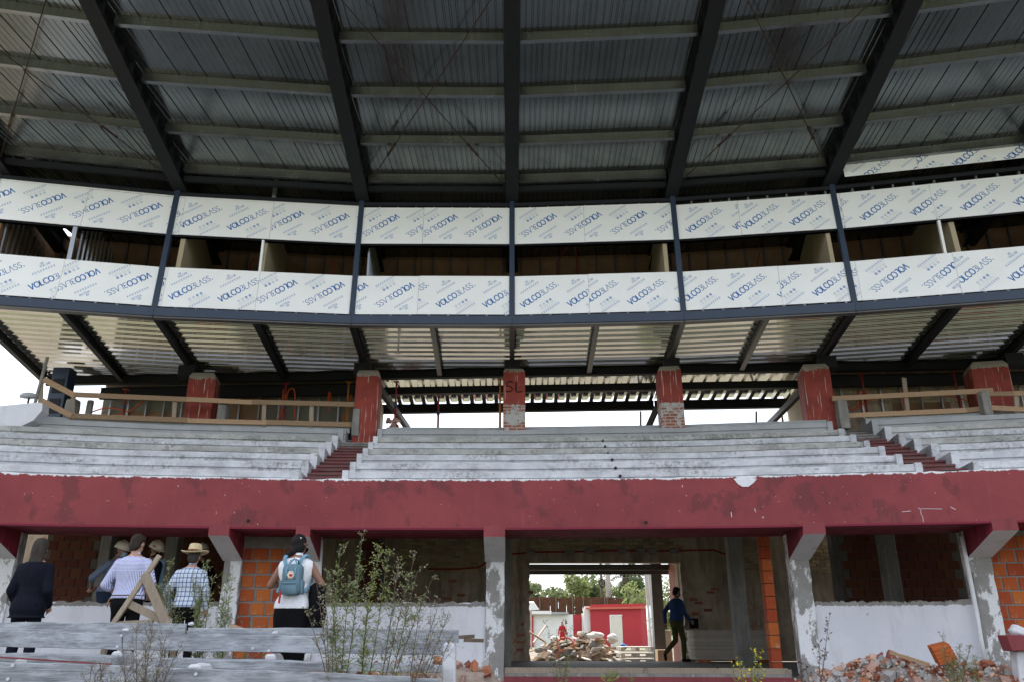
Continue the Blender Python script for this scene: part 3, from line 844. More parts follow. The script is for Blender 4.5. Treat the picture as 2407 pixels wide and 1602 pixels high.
# --- lower columns with corbels
k = NM('column_white_peeled', .8).geo_co()
c = k.mix(k.ramp(k.noise(2.4, 6, .7, k.mapping((1.6, 1.6, .8))), .46, .50), (.72, .73, .75), k.mix(k.noise(9, 6, .7), (.20, .195, .18), (.34, .33, .32)))
k.color(c); k.bump(k.noise(14, 7, .7), .7, .03)
def lower_col(x0, x1, v, kc='d', corb=True, mat='column_white_peeled'):
    s0, _ = onr(kc, x0, v, RW - .02); s1, _ = onr(kc, x1, v, RW - .02)
    b = MB(); n = 16; rings = []
    for q in range(n + 1):
        zq = lerp(-.2, 2.24, q / n); j = lambda: U(-.009, .009)
        rings.append([G(s0 + j() / 3.6, RW - .03 + j(), zq), G((s0 + s1) / 2, RW - .03 + j(), zq), G(s1 + j() / 3.6, RW - .03 + j(), zq), G(s1, RW + .30, zq), G(s0, RW + .30, zq)])
    b.loft(rings); o = b.build('lower_column', mat, st)
    if corb:
        c0, c1 = s0 - .02 / 3.6, s1 + .02 / 3.6
        sd_ = lambda s, pts: [G(s, r, zz_) for r, zz_ in pts]
        pf = [(PF - .004, 2.26), (PF - .004, 2.09), (RW - .04, 1.80), (RW - .04, 2.26)]
        b = MB(); A = sd_(c0, pf); B = sd_(c1, pf)
        b.add(A + B, [(0, 1, 2, 3), (7, 6, 5, 4), (3, 2, 6, 7), (0, 3, 7, 4)], 0); b.add([A[1], B[1], B[2], A[2]], [(0, 1, 2, 3)], 1); b.add([A[0], B[0], B[1], A[1]], [(0, 1, 2, 3)], 2)
        b.build('corbel', ['red_dark_paint', 'white_paint', 'red_paint'], o)
    return s0, s1
C0 = lower_col(-28, 28, 1320); C1 = lower_col(512, 551, 1330); C2 = lower_col(704, 730, 1330)
C3 = lower_col(1118, 1160, 1330); C4 = lower_col(1822, 1866, 1330); C5 = lower_col(2238, 2288, 1330)
ZS = aty('s', 1000, 1417, 14.05).z
print('sill', ZS)
def low_wall(s0, s1, z1=None, name='low_wall'):
    z1 = z1 or ZS; b = MB(); n = max(6, int((s1 - s0) * 30)); vs = []; zz_ = 0
    for a in range(n + 1):
        s = lerp(s0, s1, a / n); zz_ = zz_ * .6 + U(-.018, .016)
        vs += [G(s, RW + .02, -.2), G(s, RW + .02, z1 - .05), G(s, RW + .03 + U(0, .012), z1 + zz_), G(s, RW + .19, z1 + zz_ + U(-.02, .02)), G(s, RW + .2, -.2)]
    fs = [(5 * a + c, 5 * a + (c + 1) % 5, 5 * a + 5 + (c + 1) % 5, 5 * a + 5 + c) for a in range(n) for c in range(5)]
    fs += [(0, 1, 2, 3, 4), tuple(5 * n + c for c in (4, 3, 2, 1, 0))]
    b.add(vs, fs); wl_ = b.build(name, 'white_paint', st)
    e = MB(); n2 = n * 4; rr = []; q = 0
    for a in range(n2 + 1):
        s = lerp(s0, s1, a / n2); q = q * .5 + U(-.02, .022)
        rr.append([G(s, RW + .017 + U(-.004, .006), z1 - .035 - abs(U(-.03, .03))), G(s, RW + .02 + U(0, .01), z1 + .012 + q), G(s, RW + .18, z1 + .012 + q + U(-.02, .02)), G(s, RW + .195, z1 - .06)])
    e.loft(rr); e.build('broken_edge', 'raw_concrete', wl_)
    return wl_
low_wall(-.3, C0[0]); low_wall(C0[1], C1[0]); low_wall(C2[1], C3[0]); low_wall(C4[1], C5[0])
# ragged dark reveal edge of the bare masonry on top of the low walls is part of their own jittered top
# hollow brick infill: mortar core with single bricks proud of it
def hollow_brick_mesh(L, H, D, name='brick'):
    b = MB(); c = .006
    b.add([(-L / 2, 0, -H / 2), (L / 2, 0, -H / 2), (L / 2, 0, H / 2), (-L / 2, 0, H / 2),
           (-L / 2 + c, -c, -H / 2 + c), (L / 2 - c, -c, -H / 2 + c), (L / 2 - c, -c, H / 2 - c), (-L / 2 + c, -c, H / 2 - c),
           (-L / 2, D, -H / 2), (L / 2, D, -H / 2), (L / 2, D, H / 2), (-L / 2, D, H / 2)],
          [(4, 5, 6, 7), (0, 1, 5, 4), (1, 2, 6, 5), (2, 3, 7, 6), (3, 0, 4, 7), (1, 0, 8, 9), (2, 1, 9, 10), (3, 2, 10, 11), (0, 3, 11, 8)])
    return b
HB = {}
def brick_fill(s0, s1, r, z0, z1, core, bl=.235, bh=.19, mj=.028, mat='hollow_brick', alt='dark_hollow_brick', alt_p=.03, vis=None, name='infill_wall', thick=.16):
    P0 = G(s0, r, 0); P1 = G(s1, r, 0); d = (P1 - P0); W = d.length; d.normalize(); nrm = Vector((d.y, -d.x, 0))
    b = MB(); q0 = P0 - nrm * .012; q1 = P1 - nrm * .012
    b.hex([q0 + Vector((0, 0, z0)), q1 + Vector((0, 0, z0)), q1 - nrm * thick + Vector((0, 0, z0)), q0 - nrm * thick + Vector((0, 0, z0)),
           q0 + Vector((0, 0, z1)), q1 + Vector((0, 0, z1)), q1 - nrm * thick + Vector((0, 0, z1)), q0 - nrm * thick + Vector((0, 0, z1))])
    wall = b.build(name, core, st)
    rot = math.atan2(d.y, d.x)
    row = 0; zc = z0 + mj + bh / 2
    while zc + bh / 2 < z1 + .01:
        x = -bl * U(.1, .55) if row % 2 else -U(0, .03)
        while x < W:
            bl_ = bl * U(.86, 1.1); a, c = max(x, .012), min(x + bl_, W - .012)
            if c - a > .05 and (vis is None or vis((a + c) / 2, zc)):
                key = (round((c - a) * 50) / 50, bh, mat)
                mt = alt if (alt and random.random() < alt_p) else mat
                kk = key + (mt,)
                if kk not in HB:
                    me = hollow_brick_mesh(key[0], bh, .05).mesh('brick'); me.materials.append(M[mt]); HB[kk] = me
                p = P0 + d * ((a + c) / 2) + nrm * U(-.004, .004) + Vector((0, 0, zc + U(-.003, .003)))
                inst('brick', HB[kk], wall, p, (0, U(-.012, .012), rot + U(-.01, .01)))
            x += (c - x if c > x else bl) + mj * U(.6, 1.5)
        zc += bh + mj; row += 1
    return wall
brick_fill(C1[1], C2[0], RW + .10, -.2, 2.22, 'mortar', mj=.032)
brick_fill(C5[1], 6.6, RW + .10, -.2, 2.22, 'mortar', mj=.022)
# sill of the wide central opening: timber edge on a thin strip of red paint
b = MB(); b.gbox(C3[1], C4[0] - .05, RW - .05, RW + .25, -.3, .003); b.build('threshold', 'red_paint', st)
b = MB(); b.gbox(C3[1] + .003, C4[0] - .052, RW - .03, RW + .22, .003, .05); b.build('threshold_screed', 'raw_concrete', st)
n = 4
for a in range(n):
    b = MB(); w_ = (C4[0] - .06 - C3[1]) / n; s = C3[1] + a * w_
    b.gbox(s + .003, s + w_ - .003, RW + .04, RW + .09, .05, .135); b.build('edge_plank', 'timber_v', st)
    b = MB(); b.gbox(s + w_ - .012, s + w_ + .012, RW + .015, RW + .04, .05, .12); b.build('edge_peg', 'timber_v', st)
b = MB(); b.gbox(-.3, 7, RW + .2, 5.4, -.3, .0); fl_ = b.build('floor_slab', 'raw_concrete', st)
b = MB(); b.gbox(-.3, 7, RW + .35, 5.6, 3.12, 3.2, 0, 3.12, 3.2); b.build('ceiling_slab', 'raw_concrete', st)
b = MB(); b.gbox(-.3, 7, RW + .3, RW + .36, 2.23, 3.12); b.build('front_beam', 'raw_concrete', st)
# --- rear wall with the big doorway (flat, 21 m out)
YB = 21.0
xl = aty('3', 443, 900, YB).x; xr = aty('3', 1885, 900, YB).x; zt = aty('3', 1100, 396, YB).z
b = MB(); t = .35
b.box(-13.5, xl, YB, YB + t, 0, 3.12); b.box(xr, 13.5, YB, YB + t, 0, 3.12); b.box(xl, xr, YB, YB + t, zt, 3.12)
rear = b.build('rear_wall', 'old_render', st)
# ragged jamb lumps
b = MB(); b.box(xr - .03, xr, YB + .37, YB + .75, 0, 3.1); b.build('door_jamb', 'gypsum_tan', rear)
for x, sg in ((xl, -1), (xr, 1)):
    b = MB(); rings = []
    for q in range(22):
        zq = lerp(0.005, zt, q / 21); e = U(-.05, .03)
        rings.append([(x - sg * .004 + sg * -.02 + e * .6, YB - .004 + U(-.02, 0), zq), (x + sg * (.05 + U(0, .12)), YB - .035, zq), (x + sg * .2, YB + .05, zq), (x + sg * .01, YB + .36, zq), (x - sg * .012, YB + .355, zq)])
    b.loft(rings); b.build('broken_jamb', 'old_render', rear)
# cream bricks left bare in the upper part of the rear wall
def rear_bricks(x0, x1, z0, z1, p=1.0, mt='cream_brick'):
    bl, bh, mj = .20, .062, .022; zc = z0; row = 0
    key = (mt, bl)
    if key not in HB:
        me = hollow_brick_mesh(bl, bh, .03).mesh('brick'); me.materials.append(M[mt]); HB[key] = me
    while zc < z1:
        x = x0 + (bl / 2 if row % 2 else 0)
        while x < x1 - bl / 2:
            if random.random() < p: inst('brick', HB[key], rear, (x + bl / 2, YB - .012 + U(-.006, .006), zc), (0, U(-.02, .02), U(-.02, .02)))
            x += bl + mj
        zc += bh + mj; row += 1
a_ = aty('2', 1410, 470, YB); c_ = aty('2', 2160, 245, YB); rear_bricks(a_.x, c_.x + .05, a_.z, c_.z + .1)
a_ = aty('4', 150, 510, YB); c_ = aty('4', 310, 260, YB); rear_bricks(a_.x, c_.x, a_.z, c_.z)
a_ = aty('4', 600, 510, YB); c_ = aty('4', 830, 250, YB); rear_bricks(a_.x, c_.x, a_.z, c_.z)
a_ = aty('3', 460, 250, YB); c_ = aty('3', 1850, 215, YB); rear_bricks(a_.x, c_.x, a_.z, c_.z + .1, .9)
a_ = aty('3', 1900, 900, YB); c_ = aty('3', 2240, 560, YB); rear_bricks(a_.x, c_.x, a_.z, c_.z, .22, 'rubble_brick')
a_ = aty('3', 330, 1200, YB); c_ = aty('3', 440, 480, YB); rear_bricks(a_.x, c_.x + .1, a_.z, c_.z, .3, 'rubble_brick')
a_ = aty('2', 1300, 720, YB); c_ = aty('2', 2150, 540, YB); rear_bricks(a_.x, c_.x, a_.z, c_.z, .12, 'rubble_brick')
# red conduit with mortar dabs across the rear wall
b = MB(); pts = [aty('3', x, y, YB - .03) for x, y in ((285, 318), (500, 300), (900, 296), (1200, 285), (1600, 290), (1900, 285), (2150, 280), (2260, 320))]
b.tube(pts, .022, 6); b.build('conduit', 'red_conduit', rear)
for x, y in ((455, 300), (820, 298), (1010, 290), (1305, 288), (1480, 280), (1580, 285), (1790, 285)):
    p = aty('3', x, y, YB - .035); b = MB(); b.loft([[p + Vector((math.cos(q) * rr * U(.8, 1.2), y_, math.sin(q) * rr * .6 * U(.8, 1.2))) for q in [a * .785 for a in range(8)]] for rr, y_ in ((.14, .03), (.12, -.015), (.05, -.03))]); b.build('mortar_dab', 'mortar', rear)
b = MB(); b.tube([aty('2', x, y, YB - .03) for x, y in ((1700, 458), (1950, 458), (2100, 445), (2170, 400))], .022, 6); b.build('conduit', 'red_conduit', rear)
# inside columns and walls
def icol(k, x0, x1, y, Y, mat='raw_concrete', z1=3.12, d=.3):
    b = MB(); p0 = aty(k, x0, y, Y); p1 = aty(k, x1, y, Y); b.box(p0.x, p1.x, Y, Y + d, .0, z1); return b.build('inner_column', mat, st, bevel=.015)
b = MB(); b.gbox(-.3, C1[1], RW + .25, 3.6, .0, .38); b.build('raised_floor', 'raw_concrete', st)
icol('4', 75, 185, 700, 17.6); icol('4', 1275, 1385, 500, 17.2); icol('4', 880, 960, 500, 19.8); icol('1', 715, 790, 640, 17.3); icol('1', 1180, 1270, 650, 17.6)
icol('3', 215, 280, 700, 17.5, 'raw_concrete'); icol('2', 870, 960, 500, 19.2, 'old_render')
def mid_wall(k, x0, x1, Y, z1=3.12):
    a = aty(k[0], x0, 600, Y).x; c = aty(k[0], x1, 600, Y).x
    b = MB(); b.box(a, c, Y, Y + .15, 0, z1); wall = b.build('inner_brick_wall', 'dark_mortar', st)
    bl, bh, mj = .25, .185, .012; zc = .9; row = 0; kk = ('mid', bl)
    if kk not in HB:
        me = hollow_brick_mesh(bl, bh, .04).mesh('brick'); me.materials.append(M['shaded_inner_brick']); HB[kk] = me
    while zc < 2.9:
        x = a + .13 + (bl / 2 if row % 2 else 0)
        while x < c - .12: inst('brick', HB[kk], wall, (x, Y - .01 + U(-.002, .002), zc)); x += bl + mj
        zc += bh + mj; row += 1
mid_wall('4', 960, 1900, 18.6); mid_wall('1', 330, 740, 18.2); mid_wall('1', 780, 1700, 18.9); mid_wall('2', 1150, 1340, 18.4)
# brick partition beside the central opening, its end grain towards the field
sP, _ = onr('4', 440, 900, RW + .35)
for q in range(11):
    for r in range(1):
        zq = .02 + q * .205
        b = MB(); b.gbox(sP - .055, sP - .008, RW + .33, RW + .62 + 0 * r, zq, zq + .192); b.build('partition_brick', 'hollow_brick', st)
# wall pipes
def wpipe(k, pts, off=-.10, rad=.035):
    b = MB(); P = []
    for x, y in pts:
        s, z = onr(k, x, y, RW + off); P.append(G(s, RW + off, z))
    b.tube(P, rad, 10); return b.build('wall_pipe', 'white_pipe', st, smooth=True)
wpipe('4', ((1868, 228), (1905, 420), (1945, 620), (1985, 830), (2020, 1040), (2058, 1230)))
wpipe('2', ((862, 232), (848, 500), (842, 780), (836, 960)), -.02, .03)

# ================================================================ rear upper gallery, seen through the columns
rg = thing('rear_gallery', (0, 20, 3.2), 'steel framed rear gallery with ribbed metal deck behind the top seat row', 'gallery')
def deck_radial(s0, s1, r0, r1, z, L, per=.30, depth=.085):
    b = MB(); n = int(L / per); prof = []
    for k in range(n):
        x = k / n; p = 1 / n
        prof += [(x, depth), (x + p * .42, depth), (x + p * .55, 0), (x + p * .87, 0)]
    prof.append((1, depth)); m = len(prof)
    vs = [G(lerp(s0, s1, x), rb(r)(lerp(s0, s1, x)), z + d) for r in (r0, r1) for x, d in prof]
    b.add(vs, [(k, k + 1, m + k + 1, m + k) for k in range(m - 1)])
    return b
for i in range(2, 5):
    deck_radial(i + .001, i + .999, .83, 3.5, 7.02, FL[i]).build('rear_deck', 'deck_metal', rg)
    deck_radial(i + .001, i + .999, -.02, .80, 6.99, FL[i]).build('rear_deck', 'deck_metal', rg)
    cbeam('gallery_beam', i + .002, i + .998, .72, 6.55, 6.74, .16, par=rg)
    cbeam('gallery_beam', i + .002, i + .998, 3.38, 6.74, 7.005, .16, par=rg)
    cbeam('gallery_beam', i + .002, i + .998, 3.38, 6.16, 6.27, .14, par=rg)
    for q in range(4):
        s = i + .12 + q * .25; b = MB(); ibeam(b, s, rb(.1), rb(.68), 6.90, 6.985, .07); b.build('short_joist', 'grey_steel', rg)
    b = MB(); b.gbox(i + .002, i + .998, rb(3.30), rb(3.36), 4.9, 4.96); b.build('rear_rail', 'grey_steel', rg)
    b = MB(); b.gbox(i, i + 1, 3.2, rb(3.4), 3.9, 4.0); b.build('gallery_floor', 'raw_concrete', rg)
# raking struts
def strut(p, q, w=.13, mat='grey_steel'):
    b = MB(); b.bar(p, q, w, .012); d = (q - p).normalized(); sx = d.cross(Vector((0, 0, 1))).normalized()
    for e in (-1, 1): b.bar(p + sx * e * w / 2, q + sx * e * w / 2, .012, .13)
    b.build('raking_strut', mat, rg)
strut(aty('d', 872, 890, 19.6), aty('d', 938, 984, 22.2)); strut(aty('d', 1853, 890, 19.4), aty('d', 1765, 980, 22.0)); strut(aty('d', 1512, 935, 22.4), aty('d', 1490, 985, 22.6))
for x in (1474, 1740): 
    p = aty('d', x, 945, 22.6); b = MB(); b.tube([p, aty('d', x, 985, 22.6)], .03, 6); b.build('rear_post', 'grey_steel', rg)
# tan side walls that close the open middle part
for s in (2.02, 4.97):
    b = MB(); b.gbox(s - .012, s + .012, rb(.1), rb(3.4), 4.0, 6.9); b.build('side_wall', 'gypsum_tan', rg)
# closed ends: fibre cement lining with galvanised studs in front
for (s0, s1) in ((onr('F', 546, 700, 5.2)[0], 1.99), (5.0, 7.0)):
    b = MB(); b.gbox(s0, s1, rb(.9), rb(.95), 3.9, 7.3); w_ = b.build('rear_lining', 'old_render' if s0 > 3 else 'fibre_cement', rg)
    b = MB(); b.gbox(s0, s1, 3.2, rb(1.0), 3.85, 3.9); b.build('gallery_floor', 'raw_concrete', rg)
    n = int((s1 - s0) * 9)
    for a in range(n):
        s = lerp(s0, s1, (a + .5) / n); b = MB(); b.gbox(s - .005, s + .005, rb(.78), rb(.84), 3.9, 6.75); b.build('stud', 'stud_metal', w_)
    for i in range(int(math.floor(s0)), int(math.ceil(s1))):
        b = MB(); a, c = max(s0, i), min(s1, i + 1); b.gbox(a, c, rb(.1), rb(1.0), 6.99, 7.05); b.build('gallery_ceiling', 'plywood_brown', rg)
        cbeam('gallery_beam', a + .002, c - .002, .5, 6.50, 6.80, .16, par=rg)
# brown panels stand in for the dark of door openings in the lining
for (k, x0, x1, y0, y1) in (('F', 1430, 1650, 600, 790), ('F', 560, 1070, 645, 760), ('H', 1480, 1900, 690, 830)):
    p0 = aty(k, x0, y1, 19.3); p1 = aty(k, x1, y0, 19.3)
    b = MB(); rq = 5.2 if k == 'F' else 4.7
    s0, _ = onr(k, x0, y0, rq); s1, _ = onr(k, x1, y0, rq); _, z0 = onr(k, x0, y1, rq); _, z1 = onr(k, x0, y0, rq)
    b.gbox(s0, s1, rb(.86), rb(.895), z0 - .3, z1); b.build('dark_opening_panel', 'plywood_brown', rg)
# end frame at the left: blue steel column and raking edge beam
b = MB(); p = aty('F', 345, 600, 18.6); b.box(p.x - .20, p.x + .20, 18.6, 18.95, 3.4, 6.75); o = b.build('end_column', 'blue_steel', rg)
for q in range(4):
    b = MB(); z = 4.6 + q * .5; b.box(p.x - .13, p.x + .13, 18.585, 18.6, z, z + .36); b.build('end_plate', 'dark_steel', o)

# ---- orange conduits hanging on the studs
def conduit(k, pts, Y, mat='orange_conduit', rad=.018):
    b = MB(); P = [aty(k, x, y, Y) for x, y in pts]
    Q = []
    for a in range(len(P) - 1):
        for q in range(4): Q.append(lerp(P[a], P[a + 1], q / 4))
    Q.append(P[-1])
    for _ in range(2): Q = [Q[0]] + [(Q[j - 1] + Q[j] * 2 + Q[j + 1]) / 4 for j in range(1, len(Q) - 1)] + [Q[-1]]
    b.tube(Q, rad, 6); b.build('conduit', mat, rg, smooth=True)
conduit('F', ((550, 705), (640, 672), (740, 680), (790, 705), (880, 635)), 20.1)
conduit('F', ((1755, 640), (1775, 560), (1815, 550), (1818, 700), (1800, 790)), 20.1)
conduit('F', ((1690, 790), (1735, 700), (1745, 560)), 20.1); conduit('F', ((2030, 700), (2018, 620), (2030, 560), (2040, 640)), 20.1)
conduit('F', ((2165, 590), (2140, 690), (2090, 790)), 20.1); conduit('H', ((1205, 740), (1220, 640), (1250, 630), (1240, 760)), 19.4)
conduit('H', ((1115, 700), (1180, 780), (1290, 690), (1500, 680), (1840, 660), (2000, 715)), 19.4); conduit('H', ((1530, 780), (1520, 640), (1540, 570)), 19.4)

# ================================================================ timber guard rails on the top row
def rail_set(label, rails, posts, cposts, r, k):
    def P(x, y, dr=0):
        s, z = onr(k, x, y, r + dr); return G(s, r + dr, z)
    root = thing('timber_guardrail', P(*posts[0][1]) if posts else P(*rails[0][0]), label, 'guardrail', 'makeshift timber guardrails on the top row')
    for a, c, h in rails:
        b = MB(); p, q = P(*a, U(-.012, .012)), P(*c, U(-.012, .012)); b.bar(p, q, .028, h); b.build('rail', 'timber', root, bevel=.004)
    for a, c in posts:
        b = MB(); p, q = P(*a, .04), P(*c, .04); b.bar(p, q, .095, .035, up=(0, 1, 0)); b.build('post', 'timber_v', root, bevel=.004)
    return root
RL = 2.45
rail_set('long two-rail timber guardrail in front of the maroon column beside the steel end frame',
         [((455, 592), (1165, 622), .115), ((1150, 620), (1550, 640), .11), ((1535, 637), (2272, 655), .115), ((428, 722), (1155, 750), .12), ((1150, 752), (1640, 765), .11), ((1620, 762), (2195, 778), .115),
          ((465, 600), (268, 497), .12), ((440, 722), (255, 628), .12)],
         [((1078, 610), (1070, 745)), ((1628, 640), (1620, 790)), ((1918, 650), (1915, 795)), ((452, 590), (446, 765)), ((255, 500), (248, 650))], [], RL, 'F')
rail_set('slanting two-rail timber guardrail beside the stair with a tall middle post',
         [((1038, 688), (2145, 632), .115), ((1068, 808), (1960, 768), .11), ((1940, 770), (2072, 756), .11)],
         [((1532, 545), (1560, 800))], [], RL, 'H')
rail_set('short timber guardrail with grey weathered rails in front of the last maroon column',
         [((2042, 657), (2290, 653), .10), ((2280, 652), (2560, 650), .11), ((2088, 748), (2600, 776), .11)],
         [((2300, 640), (2310, 790))], [], RL - .1, 'H')
# short concrete posts on the top row
def cpost(k, x, y0, y1, w_, r, label):
    s, z1 = onr(k, x, y0, r); _, z0 = onr(k, x, y1, r); p = G(s, r, z0)
    b = MB(); h = z1 - z0; rings = []
    for t_, e in ((0, 1), (.3, 1), (.7, .98), (.92, .96), (1, .86)):
        rings.append([p + Vector((a * w_ / 2 * e + U(-.006, .006), c * w_ / 2 * e, h * t_)) for a, c in ((-1, -1), (1, -1), (1, 1), (-1, 1))])
    b.loft(rings); o = b.build('concrete_post', 'raw_concrete', None, bevel=.012)
    tag(o, label, 'post', 'stub concrete posts on the top row')
cpost('F', 1378, 655, 785, .20, 2.62, 'stub concrete post behind the timber rails beside the maroon column')
cpost('F', 2198, 682, 850, .17, 2.42, 'stub concrete post at the stair end of the long guardrail')
cpost('F', 455, 625, 775, .24, 2.75, 'stub concrete post beside the blue steel end column')
cpost('F', 560, 628, 770, .12, 2.85, 'thin concrete post where the stud wall begins')
cpost('H', 1095, 700, 900, .22, 2.42, 'stub concrete post at the stair end of the slanting guardrail')
cpost('H', 2070, 640, 810, .19, 2.40, 'stub concrete post between the slanting and the short guardrail')
# ---- adjustable steel props
def prop(k, x0, y0, x1, y1, Y, mat, label, blue=True):
    p = aty(k, x1, y1, Y); q = aty(k, x0, y0, Y); q.x = lerp(p.x, q.x, .6)
    root = thing('steel_prop', p, label, 'prop', 'adjustable steel props under the gallery')
    b = MB(); b.tube([p, lerp(p, q, .52)], .030, 8); b.build('outer_tube', mat, root, smooth=True)
    b = MB(); b.tube([lerp(p, q, .5), q], .021, 8); b.build('inner_tube', mat, root, smooth=True)
    if blue: b = MB(); b.tube([lerp(p, q, .44), lerp(p, q, .56)], .040, 8); b.build('collar', 'prop_blue', root)
    c = lerp(p, q, .57); b = MB(); b.tube([c + Vector((-.06, 0, .0)), c + Vector((.06, 0, .02))], .008, 5); b.build('pin', 'rusty_rod', root)
    b = MB(); b.box(q.x - .07, q.x + .07, q.y - .07, q.y + .07, q.z - .008, q.z); b.build('head_plate', mat, root)
    b = MB(); b.box(p.x - .07, p.x + .07, p.y - .07, p.y + .07, p.z, p.z + .008); b.build('base_plate', mat, root)
prop('G', 343, 408, 334, 700, 19.3, 'red_prop', 'tall red prop beside the tan wall with a blue collar')
prop('G', 604, 492, 600, 712, 20.6, 'red_prop', 'shorter red prop standing alone in the open middle of the gallery')
prop('G', 985, 392, 982, 710, 18.6, 'orange_prop', 'orange prop close beside the column sprayed with two letters', False)
prop('F', 1758, 525, 1738, 800, 19.4, 'red_prop', 'red prop in front of the grey stud wall beside an orange conduit loop')
prop('F', 2142, 515, 2132, 800, 19.4, 'orange_prop', 'rusty prop tight behind the maroon column at the stair top', False)
prop('F', 768, 560, 752, 770, 19.7, 'red_prop', 'red prop behind the lower rail between end column and maroon column')
prop('H', 1238, 522, 1290, 840, 19.0, 'red_prop', 'red prop behind the slanting guardrail beside a conduit loop')
prop('H', 1868, 508, 1935, 815, 18.9, 'red_prop', 'bright red prop with a blue collar behind the far end of the slanting guardrail')
prop('H', 850, 650, 866, 872, 20.0, 'red_prop', 'thin red prop against the tan wall beside the maroon column')
prop('H', 688, 765, 706, 880, 21.2, 'orange_prop', 'short orange prop under the foot of the raking strut', False)
# broken masonry clump left hanging by the red prop
def chunk(b, c, s, m=0, n=7):
    c = Vector(c); ang = sorted(U(0, 6.28) for _ in range(n)); lo, hi = U(-.5, -.35), U(.3, .5)
    rot = Matrix.Rotation(U(0, 6.28), 3, Vector((U(-1, 1), U(-1, 1), U(-1, 1))).normalized())
    sx, sy, sz = s
    r1 = [rot @ Vector((math.cos(a) * sx * U(.4, .55), math.sin(a) * sy * U(.4, .55), sz * lo)) + c for a in ang]
    r2 = [rot @ Vector((math.cos(a) * sx * U(.32, .5), math.sin(a) * sy * U(.32, .5), sz * hi)) + c for a in ang]
    b.loft([r1, r2], m)
b = MB(); c = aty('G', 322, 668, 18.7)
for _ in range(12): chunk(b, c + Vector((U(-.13, .13), U(-.1, .1), U(-.16, .12))), (U(.1, .2), U(.1, .2), U(.06, .14)), random.choice((0, 0, 1)))
o = b.build('masonry_remnant', ['rubble_pink', 'rubble_brick'], None); tag(o, 'ragged clump of broken pink masonry at the foot of the tall red prop', 'rubble')
# white end wall of the left terrace with a floodlight and a leaning pole
b = MB(); fr_ = [(-160, 672), (0, 662), (228, 640), (262, 645), (258, 690), (205, 750), (120, 790), (60, 830), (-160, 850)]
def onrv(k, x, y, r):
    s, z = onr(k, x, y, r); return G(s, r, z)
b.prism([onrv('F', x, y, 1.75) for x, y in fr_], (-.05, .35, 0)); b.build('terrace_end_wall', 'white_paint', st)
p0, p1 = onrv('F', 214, 650, 1.9), onrv('F', 292, 362, 1.9)
b = MB(); b.tube([p0, p1], .035, 8); o = b.build('leaning_pole', 'raw_concrete', None); tag(o, 'leaning grey pole at the broken end of the left terrace wall', 'pole')
p = onrv('F', 180, 605, 1.9)
fl = thing('floodlight', p - Vector((0, 0, .18)), 'small grey floodlight on the white terrace end wall', 'floodlight')
b = MB(); b.loft([[p + Vector((math.cos(a) * .20 * q - .02, math.sin(a) * .12 * q, h)) for a in [j * .785 for j in range(8)]] for q, h in ((.9, -.02), (1, .02), (.7, .07), (.3, .09))]); b.build('lamp_head', 'grey_concrete_new', fl, smooth=True)
b = MB(); b.tube([p - Vector((0, 0, .18)), p], .02, 6); b.build('bracket', 'dark_steel', fl)

# ================================================================ yard behind, seen through the doorway
def leafmat(name, c1, c2, tr=.4):
    k = NM(name, .7); r = k.n('ShaderNodeNewGeometry').outputs['Random Per Island']
    c = k.mix(r, c1, c2); k.color(c)
    tb = k.n('ShaderNodeBsdfTranslucent'); k.L(c, tb.inputs[0]); ms = k.n('ShaderNodeMixShader'); ms.inputs[0].default_value = tr
    o = [x for x in k.t.nodes if x.type == 'OUTPUT_MATERIAL'][0]
    k.L(k.b.outputs[0], ms.inputs[1]); k.L(tb.outputs[0], ms.inputs[2]); k.L(ms.outputs[0], o.inputs[0])
leafmat('leaf_dark', (.035, .065, .018), (.06, .10, .025)); leafmat('leaf_mid', (.095, .125, .055), (.17, .20, .085)); leafmat('leaf_light', (.17, .205, .075), (.27, .30, .12))
simple('bark', (.16, .12, .09), (.09, .07, .05), 12, .9, 0, .6, stretch=(1, 1, .3))
simple('yard_red', (.40, .035, .045), (.34, .03, .038), 3, .7, 0, .1); simple('pink_plaster', (.50, .22, .17), (.42, .17, .13), 4, .8, 0, .1); simple('yard_red_trim', (.50, .13, .08), (.44, .10, .07), 3, .7, 0, .1)
simple('yard_white', (.74, .74, .72), (.66, .66, .64), 3, .7, 0, .1); simple('door_cream', (.62, .60, .52), (.56, .54, .46), 4, .6, 0, .05)
simple('rust_sheet', (.17, .075, .042), (.10, .045, .030), 2.5, .75, .1, .1, stretch=(6, 6, .6))
simple('pole_concrete', (.42, .36, .31), (.34, .29, .25), 6, .9, 0, .2)
YG = -.33
# red kiosk, turned a little
P0 = aty('8', 990, 900, 57.2); P1 = aty('8', 1745, 900, 55.0); P0.z = P1.z = YG
d = (P1 - P0); W = d.length; d.normalize(); nb = Vector((-d.y, d.x, 0))
ztop = aty('8', 1400, 618, 56).z; zc0 = aty('8', 1400, 690, 56).z; zc1 = aty('8', 1400, 660, 56).z
hs = thing('red_kiosk', (P0 + P1) / 2, 'small flat-roofed red painted building with a cream door across the yard', 'building')
def obox(p, dx, dy, x0, x1, y0, y1, z0, z1, name, mat, par, bevel=0):
    b = MB(); c = [p + dx * x + dy * y + Vector((0, 0, z - p.z)) for z in (z0, z1) for x, y in ((x0, y0), (x1, y0), (x1, y1), (x0, y1))]
    b.hex(c); return b.build(name, mat, par, bevel=bevel)
wl = obox(P0, d, nb, 0, W, 0, 3.2, YG, zc0, 'wall', 'yard_red', hs)
obox(P0, d, nb, -.22, W + .1, -.22, 3.3, zc0 + .002, zc1, 'cornice', 'yard_red_trim', hs)
obox(P0, d, nb, .05, W - .02, -.02, 3.2, zc1 + .002, ztop, 'roof_parapet', 'yard_red', hs)
